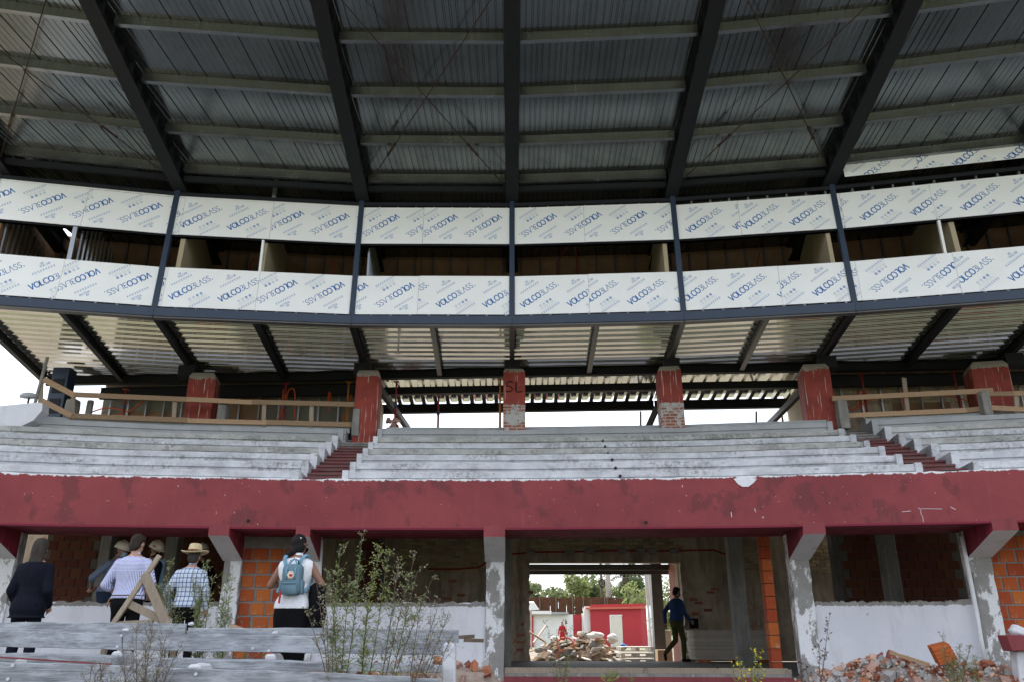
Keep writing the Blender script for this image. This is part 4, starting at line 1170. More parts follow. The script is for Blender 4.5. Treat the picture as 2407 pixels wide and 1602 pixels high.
x0 = (aty('8', 1265, 900, 56.2) - P0).dot(d); x1 = (aty('8', 1455, 900, 55.7) - P0).dot(d); zd = aty('8', 1350, 775, 56).z
dr = obox(P0, d, nb, x0 + .08, x1 - .03, -.03, -.005, YG + .03, zd - .08, 'door', 'door_cream', hs)
obox(P0, d, nb, x0, x0 + .075, -.05, 0, YG, zd, 'door_frame', 'yard_white', dr); obox(P0, d, nb, x0 + .08, x1, -.05, 0, zd - .075, zd, 'door_frame', 'yard_white', dr)
# white slab beside it
P2 = aty('8', 892, 900, 57.5); P2.z = YG
b = MB(); wS = (aty('8', 992, 900, 57.5).x - P2.x); zS = aty('8', 940, 650, 57.5).z
b.prism([(P2.x, 57.5, YG), (P2.x + wS, 57.5, YG), (P2.x + wS, 57.5, zS), (P2.x + wS * .25, 57.5, zS), (P2.x + wS * .05, 57.5, zS - .2), (P2.x, 57.5, zS - .5)], (0, .3, 0))
o = b.build('yard_wall', 'yard_white', None); tag(o, 'white round-cornered wall slab touching the red kiosk', 'wall')
# white low building at left of the yard
P3 = aty('8', 60, 900, 58); xw = aty('8', 735, 900, 58).x; xr2 = aty('8', 862, 900, 58).x; xe = aty('8', 895, 900, 58).x
wb = thing('white_shed', ((P3.x + xw) / 2 - 2, 59, YG), 'low white building with a pale roof edge and a red wall panel in the yard', 'building')
zr = aty('8', 300, 770, 58).z
for nm, mt, a in (('wall', 'yard_white', (P3.x - 4, xw, 58, 62, YG, zr)), ('red_panel', 'yard_red', (xw + .01, xr2, 58.02, 58.3, YG, aty('8', 800, 772, 58).z)), ('pier', 'yard_white', (xr2 + .01, xe, 57.9, 58.2, YG, aty('8', 800, 755, 58).z)),
                  ('red_pilaster', 'yard_red', (P3.x - 1, aty('8', 150, 900, 57.9).x, 57.85, 57.99, YG, zr - .1)), ('roof_edge', 'yard_white', (P3.x - 4, aty('8', 420, 900, 57.6).x, 57.5, 62, zr + .01, zr + .22)), ('roof_slab', 'grey_concrete_new', (aty('8', 420, 900, 57.6).x + .02, aty('8', 670, 900, 57.6).x, 57.6, 62, zr + .01, zr + .14))):
    b = MB(); b.box(*a); b.build(nm, mt, wb)
b = MB(); p = [aty('8', x, y, 50) for x, y in ((20, 600), (160, 595), (235, 700), (20, 715))]; b.prism(p, (0, 1.2, .1))
ro = b.build('lean_roof', 'yard_white', None); tag(ro, 'tilted white canopy roof at the left edge of the yard view', 'canopy')
b = MB(); p = aty('8', 115, 720, 50); b.tube([p, (p.x, 50, YG)], .05, 6); b.tube([(p.x, 51, YG), (p.x, 51, p.z)], .05, 6)
b.build('canopy_post', 'pole_concrete', ro)
# rusty corrugated fence
x0 = aty('8', -200, 600, 74).x; x1 = aty('8', 1478, 600, 74).x; zt_ = aty('8', 800, 520, 74).z
fn = thing('rusty_fence', ((x0 + x1) / 2, 74, YG), 'tall rusty brown corrugated sheet fence along the back of the yard', 'fence')
n = 14
for a in range(n):
    b = MB(); xa = lerp(x0, x1, a / n); xb = lerp(x0, x1, (a + 1) / n) - .03; m = 16; vs = []
    dz = U(-.05, .05)
    for q in range(m + 1): vs += [(lerp(xa, xb, q / m), 74 + (.05 if q % 2 else 0), YG), (lerp(xa, xb, q / m), 74 + (.05 if q % 2 else 0), zt_ + dz)]
    b.add(vs, [(2 * q, 2 * q + 2, 2 * q + 3, 2 * q + 1) for q in range(m)]); b.build('fence_sheet', 'rust_sheet', fn, fix=False)
for x in (242, 482, 725, 885, 1200): p = aty('8', x, 560, 73.9); b = MB(); b.box(p.x - .05, p.x + .05, 73.8, 73.9, YG, zt_ + .1); b.build('fence_post', 'bark', fn)
# poles
def pole(x, y0, y1, Y, r, label, mat='pole_concrete', paint_to=None):
    p = aty('8', x, y0, Y); q = p.copy(); q.z = YG; top = p + Vector((0, 0, 2.5))
    root = thing('utility_pole', q, label, 'pole')
    b = MB(); b.tube([q, top], [r, r * .85], 8); b.build('shaft', mat, root, smooth=True)
    if paint_to:
        b = MB(); zz_ = aty('8', x, paint_to, Y).z; b.tube([q, (q.x, q.y, zz_)], [r + .008, r + .008], 8); b.build('painted_base', 'yard_white', root, smooth=True)
    return root
pole(1245, 190, 510, 78, .26, 'stout pole rising behind the rusty fence')
tp = pole(1148, 190, 510, 78, .14, 'thin dark pole with a hanging cable coil behind the rusty fence', 'bark')
pole(1845, 190, 1260, 42, .20, 'concrete pole with a whitewashed base in front of the red kiosk', paint_to=640)
b = MB(); c = aty('8', 1162, 310, 77.8); rr = (aty('8', 1195, 310, 77.8).x - aty('8', 1120, 310, 77.8).x) / 2
b.tube([c + Vector((math.cos(a) * rr, 0, math.sin(a) * rr * 1.6)) for a in [j * 2 * math.pi / 16 for j in range(17)]], .05, 5); b.build('cable_coil', 'dark_steel', tp)
for y0, y1 in ((205, 235), (440, 395), (515, 520)):
    b = MB(); b.tube([aty('8', 1260, y0 + 10, 78), aty('8', 1500, (y0 + y1) / 2 + 8, 60), aty('8', 1845, y1, 42)], .012, 4); o = b.build('overhead_cable', 'dark_steel', None)
    tag(o, 'thin overhead cable slung between the yard poles', 'cable', 'overhead cables in the yard')
# trees
def leaf_crown(b, c, rx, ry, rz, n, s, m=0, seed=0, hollow=.5):
    rnd = random.Random(seed); c = Vector(c)
    lobes = [(Vector((rnd.uniform(-.6, .6), rnd.uniform(-.6, .6), rnd.uniform(-.6, .6))), rnd.uniform(.35, .6)) for _ in range(9)]
    for _ in range(n):
        l, r_ = rnd.choice(lobes); v = Vector((rnd.gauss(0, 1), rnd.gauss(0, 1), rnd.gauss(0, 1))).normalized() * r_ * rnd.uniform(hollow, 1) + l
        p = c + Vector((v.x * rx, v.y * ry, v.z * rz)); a = Vector((rnd.gauss(0, 1), rnd.gauss(0, 1), rnd.gauss(0, 1))).normalized(); t = a.orthogonal().normalized(); q = a.cross(t)
        k = s * rnd.uniform(.6, 1.3); b.add([p + t * k, p + q * k * .45, p - t * k, p - q * k * .45], [(0, 1, 2, 3)], m)
def tree(x, y, Y, rx, rz, label, mat, n=900, s=.28, seed=1):
    c = aty('8', x, y, Y); root = thing('yard_tree', (c.x, Y, YG), label, 'tree', 'trees beyond the yard')
    b = MB(); b.tube([(c.x, Y, YG), (c.x + .2, Y, c.z * .5), (c.x, Y, c.z)], [rx * .13, rx * .09, rx * .04], 7)
    for a in range(5): b.tube([(c.x, Y, c.z * .55 + a * .1 * rz), (c.x + math.cos(a * 1.3) * rx * .6, Y + math.sin(a * 1.3) * rx * .6, c.z + rz * .2)], [rx * .05, .02], 5)
    b.build('trunk', 'bark', root)
    b = MB(); leaf_crown(b, c, rx, rx, rz, n, s, 0, seed); b.build('crown', mat, root, fix=False)
tree(280, 500, 90, 3.0, 1.7, 'low loose green tree above the left part of the rusty fence', 'leaf_mid', seed=1)
tree(520, 505, 92, 1.2, 1.1, 'small round tree top above the rusty fence', 'leaf_mid', 500, seed=2)
tree(795, 460, 88, 2.0, 2.2, 'upright bright green tree above the rusty fence left of the poles', 'leaf_light', seed=3)
tree(965, 450, 90, 1.4, 2.0, 'slender airy tree beside the upright bright green one', 'leaf_mid', 600, seed=4)
tree(1090, 470, 94, 1.8, 2.0, 'pale feathery tree directly behind the two poles', 'leaf_mid', 700, seed=5)
tree(1370, 480, 92, 2.8, 1.6, 'yellow green bushy tree between the stout pole and the palm', 'leaf_light', seed=6)
tree(1800, 480, 80, 2.0, 3.2, 'tall green tree behind the concrete pole', 'leaf_mid', 1200, seed=8)
tree(1800, 600, 66, 2.0, 2.0, 'yellow green shrub above the kiosk roof corner', 'leaf_light', 700, .2, seed=9)
# cypress-like bush with a pointed crown
c = aty('8', 1640, 430, 76); root = thing('cypress', (c.x, 76, YG), 'dense dark conical cypress beside the palm', 'tree')
b = MB(); b.tube([(c.x, 76, YG), (c.x, 76, c.z)], [.3, .1], 7); b.build('trunk', 'bark', root)
b = MB(); rnd = random.Random(3); ztp = aty('8', 1650, 265, 76).z
for _ in range(3200):
    t = rnd.random() ** .7; z = lerp(ztp, .5, t); rr = lerp(.25, 3.4, t ** .8) * math.sqrt(rnd.uniform(.5, 1)); a = rnd.uniform(0, 6.28); p = Vector((c.x + math.cos(a) * rr, 76 + math.sin(a) * rr, z + rnd.uniform(-.2, .2)))
    v = Vector((rnd.gauss(0, 1), rnd.gauss(0, 1), rnd.gauss(0, 1.6))).normalized(); q = v.orthogonal().normalized(); k = rnd.uniform(.14, .3)
    b.add([p + v * k, p + q * k * .4, p - v * k, p - q * k * .4], [(0, 1, 2, 3)])
b.build('crown', 'leaf_dark', root, fix=False)
def frond(b, p, az, el, L, droop, n=12, w_=.35, m=0):
    pts = []; q = Vector(p); e = el
    for k in range(n + 1):
        pts.append(q.copy()); dq = Vector((math.cos(az) * math.cos(e), math.sin(az) * math.cos(e), math.sin(e))); q += dq * L / n; e -= droop / n
    side = Vector((-math.sin(az), math.cos(az), 0))
    b.tube(pts, [.03 * L / 3 * (1 - .8 * k / n) + .004 for k in range(n + 1)], 3, 1)
    for k in range(1, n):
        for sg in (-1, 1):
            f = pts[k]; t = (pts[k + 1] - pts[k - 1]).normalized(); ln = w_ * L * math.sin(math.pi * (.15 + .8 * k / n)) * .6
            tip = f + side * sg * ln * .8 + t * ln * .5 - Vector((0, 0, ln * .35)); b.add([f, f + t * L / n * .45, tip], [(0, 1, 2)], 0)
c = aty('8', 1530, 230, 82); root = thing('palm_tree', (c.x, 82, YG), 'tall palm with a shaggy trunk and drooping fronds behind the cypress', 'tree')
b = MB(); b.tube([(c.x, 82, YG), (c.x, 82, c.z * .6), (c.x + .1, 82, c.z)], [.55, .5, .6], 9); b.build('trunk', 'bark', root)
b = MB(); rnd = random.Random(5)
for a in range(44): frond(b, c, rnd.uniform(0, 6.28), rnd.uniform(-.9, 1.1), rnd.uniform(3.2, 5.0), rnd.uniform(1.0, 2.0), 14, .28)
b.build('crown', ['leaf_dark', 'bark'], root, fix=False)
c = aty('3', 1800, 640, 34); root = thing('palm_bush', (c.x + .6, 34, YG), 'leafy palm bush between the grey steel post and the doorway edge', 'plant')
b = MB(); b.tube([(c.x + .6, 34, YG), (c.x + .6, 34, .8)], .12, 7); b.build('stem', 'bark', root)
b = MB()
for a in range(26): frond(b, (c.x + .6, 34, .9), rnd.uniform(0, 6.28), rnd.uniform(.3, 1.3), rnd.uniform(1.2, 2.3), rnd.uniform(.8, 1.7), 16, .22)
b.build('fronds', ['leaf_mid', 'bark'], root, fix=False)
c = aty('3', 1720, 690, 31); root = thing('yard_shrub', (c.x, 31, YG), 'bright yellow green shrub low behind the walking man', 'plant')
b = MB(); b.tube([(c.x, 31, YG), (c.x, 31, .6)], .05, 6); b.build('stem', 'bark', root)
b = MB(); leaf_crown(b, (c.x, 31, c.z - .45), .75, .7, 1.1, 1500, .07, 0, 11, .3); b.build('foliage', 'leaf_light', root, fix=False)
# steel post and beams of the porch behind the doorway
pc_ = thing('steel_porch', (0, 23.5, 0), 'grey steel porch frame just behind the doorway', 'porch')
p0 = aty('3', 1588, 800, 24.2); p1 = aty('3', 1688, 800, 24.2); b = MB(); b.box(p0.x, p1.x, 24.2, 24.5, -.2, 3.0); b.build('post', 'grey_steel', pc_)
for y0, y1, Y in ((418, 462, 22.6), (468, 503, 23.6)):
    z1_, z0_ = aty('3', 1000, y0, Y).z, aty('3', 1000, y1, Y).z; b = MB(); b.box(-3, 6.2, Y, Y + .012, z0_, z1_); b.box(-3, 6.2, Y - .07, Y - .001, z0_ - .012, z0_); b.box(-3, 6.2, Y - .07, Y - .001, z1_, z1_ + .012); b.build('beam', 'grey_steel', pc_)
b = MB(); b.box(-3, 6.2, 21.4, 24.9, 3.0, 3.05); b.build('porch_roof', 'grey_steel', pc_)
b = MB(); b.box(xr - .02, xr + .35, 21.78, 22.7, -.2, 2.99); o = b.build('pink_pillar', 'pink_plaster', None, bevel=.02); tag(o, 'faded pink pillar standing right behind the doorway edge', 'pillar')
for x in (1565, 1600):
    p = aty('3', x, 900, 26); b = MB(); b.tube([(p.x, 26, YG + .05), (p.x - .12, 26, 3.4)], .03, 6); o = b.build('leaning_tube', 'white_pipe', None); tag(o, 'long thin metal tube leaning beside the grey porch post', 'tube', 'metal tubes leaning by the porch post')

# ---- debris heap
HX = aty('8', 800, 1300, 27.5).x; HW = (aty('8', 1500, 1300, 27.5).x - aty('8', 90, 1300, 27.5).x) / 2
def heap_h(x, y):
    u = (x - HX) / HW; v = (y - 27.8) / 1.3; d2 = u * u + v * v
    return max(0, 1 - d2) ** .8 * .72 * (1 + .15 * math.sin(u * 7) + .1 * math.sin(u * 13 + v * 5)) + YG - .02
b = MB(); n = 36; vs = []
for j in range(n + 1):
    for i in range(n + 1):
        x = HX + lerp(-1.15, 1.15, i / n) * HW; y = 27.8 + lerp(-1.5, 1.5, j / n); vs.append((x, y, heap_h(x, y) + U(-.03, .03)))
b.add(vs, [(j * (n + 1) + i, j * (n + 1) + i + 1, (j + 1) * (n + 1) + i + 1, (j + 1) * (n + 1) + i) for j in range(n) for i in range(n)])
simple('heap_soil', (.20, .14, .095), (.12, .085, .06), 5, .95, 0, .8)
o = b.build('earth_heap', 'heap_soil', None, fix=False); tag(o, 'mound of brown earth under the building debris in the yard', 'heap')
simple('debris_white', (.70, .68, .64), (.58, .55, .50), 5, .8, 0, .2); simple('debris_tan', (.48, .36, .24), (.38, .28, .18), 5, .8, 0, .1); simple('debris_grey', (.28, .27, .26), (.18, .17, .17), 6, .85, 0, .2); simple('debris_dark', (.05, .05, .05), (.03, .03, .03), 6, .7, 0, .1)
rnd = random.Random(21)
KD = [('plaster_slab', 'debris_white', 'broken white plaster slab lying on the debris heap', 'slab'), ('cardboard_sheet', 'debris_tan', 'torn tan cardboard sheet on the debris heap', 'cardboard'),
      ('wood_plank', 'timber', 'loose wooden plank sticking out of the debris heap', 'plank'), ('concrete_lump', 'debris_grey', 'grey concrete lump on the debris heap', 'concrete'), ('broken_brick', 'rubble_brick', 'broken red brick on the debris heap', 'brick')]
for a in range(95):
    u, v = rnd.uniform(-1, 1), rnd.uniform(-1, .5)
    if u * u + v * v > 1: continue
    x = HX + u * HW; y = 27.8 + v * 1.3; z = heap_h(x, y); kd = KD[rnd.choices(range(5), (5, 4, 4, 3, 2))[0]]
    b = MB(); t = Matrix.Rotation(rnd.uniform(0, 6.28), 3, 'Z') @ Matrix.Rotation(rnd.uniform(-.7, .7), 3, 'X') @ Matrix.Rotation(rnd.uniform(-.5, .5), 3, 'Y')
    if kd[0] in ('plaster_slab', 'cardboard_sheet'):
        w1, w2, th = rnd.uniform(.2, .5), rnd.uniform(.15, .35), .03 if kd[0] == 'plaster_slab' else .012
        pl = [(-w1 / 2, -w2 / 2), (w1 * .1, -w2 * .55), (w1 / 2, -w2 * .4), (w1 * .45, w2 * .2), (w1 * .2, w2 / 2), (-w1 * .45, w2 * .4)]
        c = Vector((x, y, z + .08)); b.prism([c + t @ Vector((p[0], p[1], 0)) for p in pl], t @ Vector((0, 0, th)))
    elif kd[0] == 'wood_plank':
        c = Vector((x, y, z + .08)); dv = t @ Vector((1, 0, 0)) * rnd.uniform(.3, .7); b.bar(c - dv, c + dv, .09, .025, t @ Vector((0, 0, 1)))
    else:
        random.seed(a); chunk(b, (x, y, z + .05), (rnd.uniform(.15, .35),) * 2 + (rnd.uniform(.1, .22),))
    o = b.build(kd[0], kd[1], None); tag(o, kd[2], kd[3], kd[0].replace('_', ' ') + 's on the debris heap')
random.seed(99)
def blob(name, c, r, mat, label, cat, group=None, sq=.8):
    bm = bmesh.new(); bmesh.ops.create_icosphere(bm, subdivisions=3, radius=1)
    ph = [U(0, 6) for _ in range(6)]
    for v in bm.verts:
        n_ = 1 + .16 * math.sin(v.co.x * 3.1 + ph[0]) * math.sin(v.co.y * 2.7 + ph[1]) + .10 * math.sin(v.co.z * 6 + ph[2] + v.co.x * 4) + .05 * math.sin(v.co.y * 11 + ph[3])
        v.co = Vector((v.co.x * r[0], v.co.y * r[1], v.co.z * r[2] * (sq if v.co.z < 0 else 1))) * n_
    me = bpy.data.meshes.new(name); bm.to_mesh(me); bm.free()
    for p in me.polygons: p.use_smooth = True
    me.materials.append(M[mat]); o = bpy.data.objects.new(name, me); COL.objects.link(o); o.location = c; o['_w'] = tuple(c); tag(o, label, cat, group); return o
for (x, y, r, mt, lb) in ((1320, 1110, (.28, .22, .22), 'debris_white', 'bulging white rubble sack at the right end of the heap'), (1060, 1060, (.36, .25, .18), 'debris_white', 'slumped white sack on the crest of the heap'), (1150, 1150, (.17, .16, .18), 'debris_tan', 'open tan sack beside the slumped white one'), (470, 1110, (.22, .2, .15), 'debris_white', 'small crumpled white sack on the left crest of the heap'), (230, 1270, (.20, .2, .15), 'debris_grey', 'round grey boulder at the left foot of the heap'), (1040, 1190, (.22, .2, .16), 'debris_grey', 'brownish grey sack in the middle of the heap')):
    blob('rubble_sack' if 'sack' in lb else 'boulder', aty('8', x, y + 25, 26.9), tuple(v * .68 for v in r), mt, lb, 'sack' if 'sack' in lb else 'boulder')
b = MB(); c = aty('8', 620, 1215, 26.5); b.tube([c + Vector((math.cos(a) * .26, -.05 + math.sin(a) * .1, math.sin(a) * .20)) for a in [j * .25 - .3 for j in range(20)]], .025, 6); o = b.build('orange_hose', 'orange_conduit', None, smooth=True); tag(o, 'bent bright orange conduit hoop on the debris heap', 'hose')
simple('blue_plastic', (.03, .12, .42), (.02, .09, .34), 5, .4, 0, 0)
o = blob('blue_sack', aty('8', 1480, 1250, 26.9), (.12, .1, .10), 'blue_plastic', 'crumpled blue plastic bag at the right end of the heap', 'bag')
b = MB(); p = aty('8', 320, 1170, 27.2); q = aty('8', 60, 1010, 27.4); b.bar(p, q, .12, .05); o = b.build('long_beam', 'timber', None); tag(o, 'long tan beam leaning out of the heap towards the doorway jamb', 'beam')
b = MB(); p = aty('8', 150, 1190, 30); q = aty('8', 335, 930, 31); b.bar(p, q, .07, .05); o = b.build('leaning_pole', 'pole_concrete', None); tag(o, 'thin pole leaning against the white wall behind the heap', 'pole')
# ---- pallets and boxes by the porch
PX0, PX1 = aty('8', 1420, 1400, 24.6).x, aty('8', 1990, 1400, 24.6).x
for a in range(3):
    z0 = -.22 + a * .17; root = thing('pallet', ((PX0 + PX1) / 2, 25.1, z0), ('bottom', 'middle', 'topmost')[a] + ' pallet of the stack beside the debris heap', 'pallet', 'stacked pallets by the porch')
    for q in range(3):
        b = MB(); y = 24.7 + q * .42; b.box(PX0 + a * .03, PX1 - a * .05, y, y + .09, z0 + .02, z0 + .022 + .02); b.build('bottom_board', 'debris_white', root)
        for e in range(3):
            b = MB(); x = lerp(PX0 + .05, PX1 - .2, e / 2); b.box(x, x + .12, y, y + .1, z0 + .044, z0 + .12); b.build('block', 'debris_white', root)
    for q in range(6):
        b = MB(); y = 24.66 + q * .19; b.box(PX0 + a * .03, PX1 - a * .05, y, y + .12, z0 + .122, z0 + .142); b.build('deck_board', 'debris_white', root)
p0 = aty('7', 355, 1500, 23.2); p1 = aty('7', 600, 1240, 23.2); b = MB(); b.box(p0.x, p1.x, 23.2, 23.6, -.2, p1.z); o = b.build('cardboard_box', 'debris_tan', None, bevel=.006); tag(o, 'torn tan cardboard box on the threshold behind the walking man', 'box')
p0 = aty('7', 405, 1220, 25.5); p1 = aty('7', 580, 890, 25.5); b = MB(); b.box(p0.x, p1.x, 25.5, 26.3, -.3, p1.z); o = b.build('masonry_block', 'old_render', None, bevel=.02); tag(o, 'squat masonry block with a sunlit top behind the walking man', 'block')
# ---- stack of gypsum boards inside, on hollow bricks
simple('gyp_board', (.50, .44, .37), (.42, .37, .31), 3, .8, 0, .05, vary=.12)
bs = thing('board_stack', (aty('4', 150, 1200, 20.0).x, 20.2, 0), 'tall stack of greyish gypsum boards on hollow bricks inside the doorway', 'board stack')
xa, xb = aty('7', 1000, 1200, 20).x, aty('4', 385, 1100, 20).x; zb, zt2 = aty('7', 1200, 1415, 20).z, aty('7', 1200, 895, 20).z; n = 16
for a in range(n):
    j = U(-.025, .025); b = MB(); b.box(xa + j, xb, 20 + U(-.012, .012), 20.85, lerp(zb, zt2, a / n) + .003, lerp(zb, zt2, (a + 1) / n)); b.build('board', 'gyp_board', bs)
for x in (xa + .1, (xa + xb) / 2, xb - .3):
    b = MB(); b.box(x, x + .25, 20.05, 20.25, .0, zb); b.build('support_brick', 'hollow_brick', bs)

# ================================================================ people
def mat_skin(n, c): simple(n, c, tuple(x * .85 for x in c), 8, .55, 0, .03)
mat_skin('skin_light', (.42, .24, .17)); mat_skin('skin_tan', (.30, .16, .11)); mat_skin('skin_brown', (.24, .125, .085))
simple('hair_black', (.008, .007, .008), (.016, .014, .014), 30, .7, 0, .5, .15, (1, 1, .2)); simple('hair_dark', (.022, .016, .012), (.035, .026, .02), 30, .7, 0, .5, .15, (1, 1, .2)); simple('hair_brown', (.026, .021, .018), (.055, .046, .04), 26, .7, 0, .7, .15, (1, 1, .12)); simple('hair_grey', (.028, .024, .022), (.055, .048, .044), 30, .7, 0, .5, .15, (1, 1, .15))
def cloth(n, c1, c2, sc=5):
    k = NM(n, .95, 0, .08); k.color(k.mix(k.ramp(k.noise(sc, 5, .6), .3, .7), c1, c2))
    k.bump(k.math('ADD', k.noise(7, 4, .55, k.mapping((1, 1, .55)), 1.2), k.math('MULTIPLY', k.noise(60, 3, .5), .06)), .9, .035)
cloth('navy_suit', (.007, .008, .014), (.010, .011, .019)); cloth('black_cloth', (.005, .005, .006), (.008, .008, .010)); cloth('jeans', (.016, .024, .045), (.024, .034, .06)); cloth('grey_blue_shirt', (.10, .13, .19), (.13, .165, .23))
cloth('white_top', (.74, .75, .78), (.64, .66, .70)); cloth('blue_sweater', (.022, .045, .12), (.03, .06, .15)); cloth('olive_trousers', (.055, .055, .022), (.075, .075, .032)); cloth('red_cloth', (.42, .02, .03), (.34, .016, .025)); cloth('dark_navy', (.010, .012, .018), (.014, .017, .025)); cloth('light_blue_cloth', (.20, .34, .50), (.25, .40, .55))
cloth('shoe_dark', (.02, .016, .014), (.03, .024, .02)); cloth('mask_blue', (.30, .42, .55), (.34, .46, .6)); cloth('belt_brown', (.045, .022, .014), (.05, .026, .016)); cloth('straw', (.62, .50, .32), (.50, .40, .24), 40); cloth('hat_band', (.12, .035, .015), (.10, .03, .012))
simple('helmet_white', (.66, .63, .54), (.60, .57, .48), 3, .35, 0, 0, .5); simple('backpack_cloth', (.125, .205, .255), (.10, .17, .215), 6, .85, 0, .3); simple('strap_cloth', (.16, .30, .40), (.13, .26, .35), 6, .85, 0, .2); simple('badge_cream', (.75, .66, .52), (.7, .6, .48), 4, .6, 0, 0); simple('badge_red', (.45, .015, .02), (.4, .012, .018), 4, .6, 0, 0)
k = NM('striped_shirt', .9); x = k.sep()
sx = k.math('ADD', x[0], k.math('MULTIPLY', k.noise(4, 2), .012))
wv = k.math('SINE', k.math('MULTIPLY', sx, 2 * math.pi / .017)); z_ = x[2]
yoke = k.ramp(z_, 1.345, 1.350); wy = k.math('SINE', k.math('MULTIPLY', z_, 2 * math.pi / .017))
f = k.mix(yoke, k.ramp(wv, -.1, .4), k.ramp(wy, -.1, .4))
k.color(k.mix(f, (.62, .64, .78), (.19, .21, .44))); k.bump(k.noise(6, 4, .55, k.mapping((1.2, 1, .6)), 1.2), .9, .035)
k = NM('plaid_shirt', .9); x = k.sep()
def band(v, per, a, c): return k.ramp(k.math('SINE', k.math('MULTIPLY', v, 2 * math.pi / per)), a, c)
bx1, bz1 = band(x[0], .058, .80, .88), band(x[2], .062, .80, .88); bx2, bz2 = band(x[0], .029, .2, .5), band(x[2], .031, .2, .5)
c = k.mix(k.math('MULTIPLY', bx2, .35), (.60, .64, .70), (.25, .45, .70)); c = k.mix(k.math('MULTIPLY', bz2, .25), c, (.30, .50, .72)); c = k.mix(k.math('MULTIPLY', bx1, .85), c, (.03, .05, .16)); c = k.mix(k.math('MULTIPLY', bz1, .85), c, (.035, .055, .17))
k.color(c); k.bump(k.noise(6, 4, .55, k.mapping((1.2, 1, .6)), 1.2), .9, .035)

def capsule(b, p, q, r0, r1, n=12, m=0, fx=1.0):
    p, q = Vector(p), Vector(q); d = (q - p); L = d.length; d.normalize()
    u = Vector((0, 1, 0)) if abs(d.y) < .9 else Vector((1, 0, 0)); sx_ = d.cross(u).normalized(); sy_ = sx_.cross(d).normalized()
    rings = []
    for t in (-1, -.7, -.3, 0): rings.append((p + d * r0 * t, r0 * math.sqrt(max(.02, 1 - t * t))))
    for t in (.33, .66): rings.append((lerp(p, q, t), lerp(r0, r1, t)))
    for t in (0, .3, .7, 1): rings.append((q + d * r1 * t, r1 * math.sqrt(max(.02, 1 - t * t))))
    b.loft([[c + (sx_ * math.cos(2 * math.pi * j / n) * fx + sy_ * math.sin(2 * math.pi * j / n)) * r_ for j in range(n)] for c, r_ in rings], m)
def ellip(b, c, r, n=14, rot=None):
    c = Vector(c); rings = []
    for i in range(1, 9):
        a = math.pi * i / 9 - math.pi / 2; rr = []
        for j in range(n):
            v = Vector((math.cos(a) * math.cos(2 * math.pi * j / n) * r[0], math.cos(a) * math.sin(2 * math.pi * j / n) * r[1], math.sin(a) * r[2]))
            rr.append(c + (rot @ v if rot else v))
        rings.append(rr)
    b.loft(rings)
def ringset(b, rs, xf, n=20):
    b.loft([[xf(Vector((math.cos(2 * math.pi * j / n) * rx, yo + math.sin(2 * math.pi * j / n) * ry, z))) for j in range(n)] for z, rx, ry, yo in rs])
def fuse(b, name, mats, parent, vox, loc=None, rot=0, smooth=3, sc=1.0):
    """union of the pieces as one continuous skin"""
    for i, p in enumerate(b.v): b.v[i] = p * sc
    me = b.mesh(name + '_raw'); bm = bmesh.new(); bm.from_mesh(me); bmesh.ops.recalc_face_normals(bm, faces=bm.faces); bm.to_mesh(me); bm.free()
    o = bpy.data.objects.new(name, me); COL.objects.link(o)
    m = o.modifiers.new('r', 'REMESH'); m.mode = 'VOXEL'; m.voxel_size = vox; m.use_smooth_shade = True
    s_ = o.modifiers.new('s', 'SMOOTH'); s_.iterations = smooth; s_.factor = .5
    dg = bpy.context.evaluated_depsgraph_get(); ev = o.evaluated_get(dg); nm = bpy.data.meshes.new_from_object(ev, depsgraph=dg)
    o.modifiers.clear(); o.data = nm; nm.name = name; bpy.data.meshes.remove(me)
    nm.materials.clear()
    for x in (mats if isinstance(mats, list) else [mats]): nm.materials.append(M[x])
    if parent is not None: o.parent = parent
    if loc is not None: o.location = loc; o.rotation_euler = (0, 0, rot)
    return o
def hand(b, w, d, side, curl=.5, r=1.0):
    """palm and five fingers from wrist w along direction d"""
    w = Vector(w); d = Vector(d).normalized(); u = Vector((0, 1, 0)) if abs(d.y) < .8 else Vector((0, 0, 1)); sx_ = d.cross(u).normalized() * side; nn = sx_.cross(d).normalized()
    pc = w + d * .055; capsule(b, w + d * .01, w + d * .075, .026, .034, fx=1.15)
    for k_, (o_, L) in enumerate(((-.030, .070), (-.010, .080), (.011, .076), (.031, .060))):
        a = pc + d * .03 + nn * o_ * 0 + u * 0 + Vector(sx_ * 0) + nn * o_
        t1 = a + d * L * .5 + sx_ * curl * .014; t2 = t1 + (d * (1 - curl * .6) + sx_ * curl).normalized() * L * .5
        capsule(b, a, t1, .0095, .009, 8); capsule(b, t1, t2, .009, .0075, 8)
    a = w + d * .03 - nn * .028; t1 = a - nn * .025 + d * .03; capsule(b, a, t1, .013, .0105, 8); capsule(b, t1, t1 + d * .03 + sx_ * .008, .0105, .009, 8)
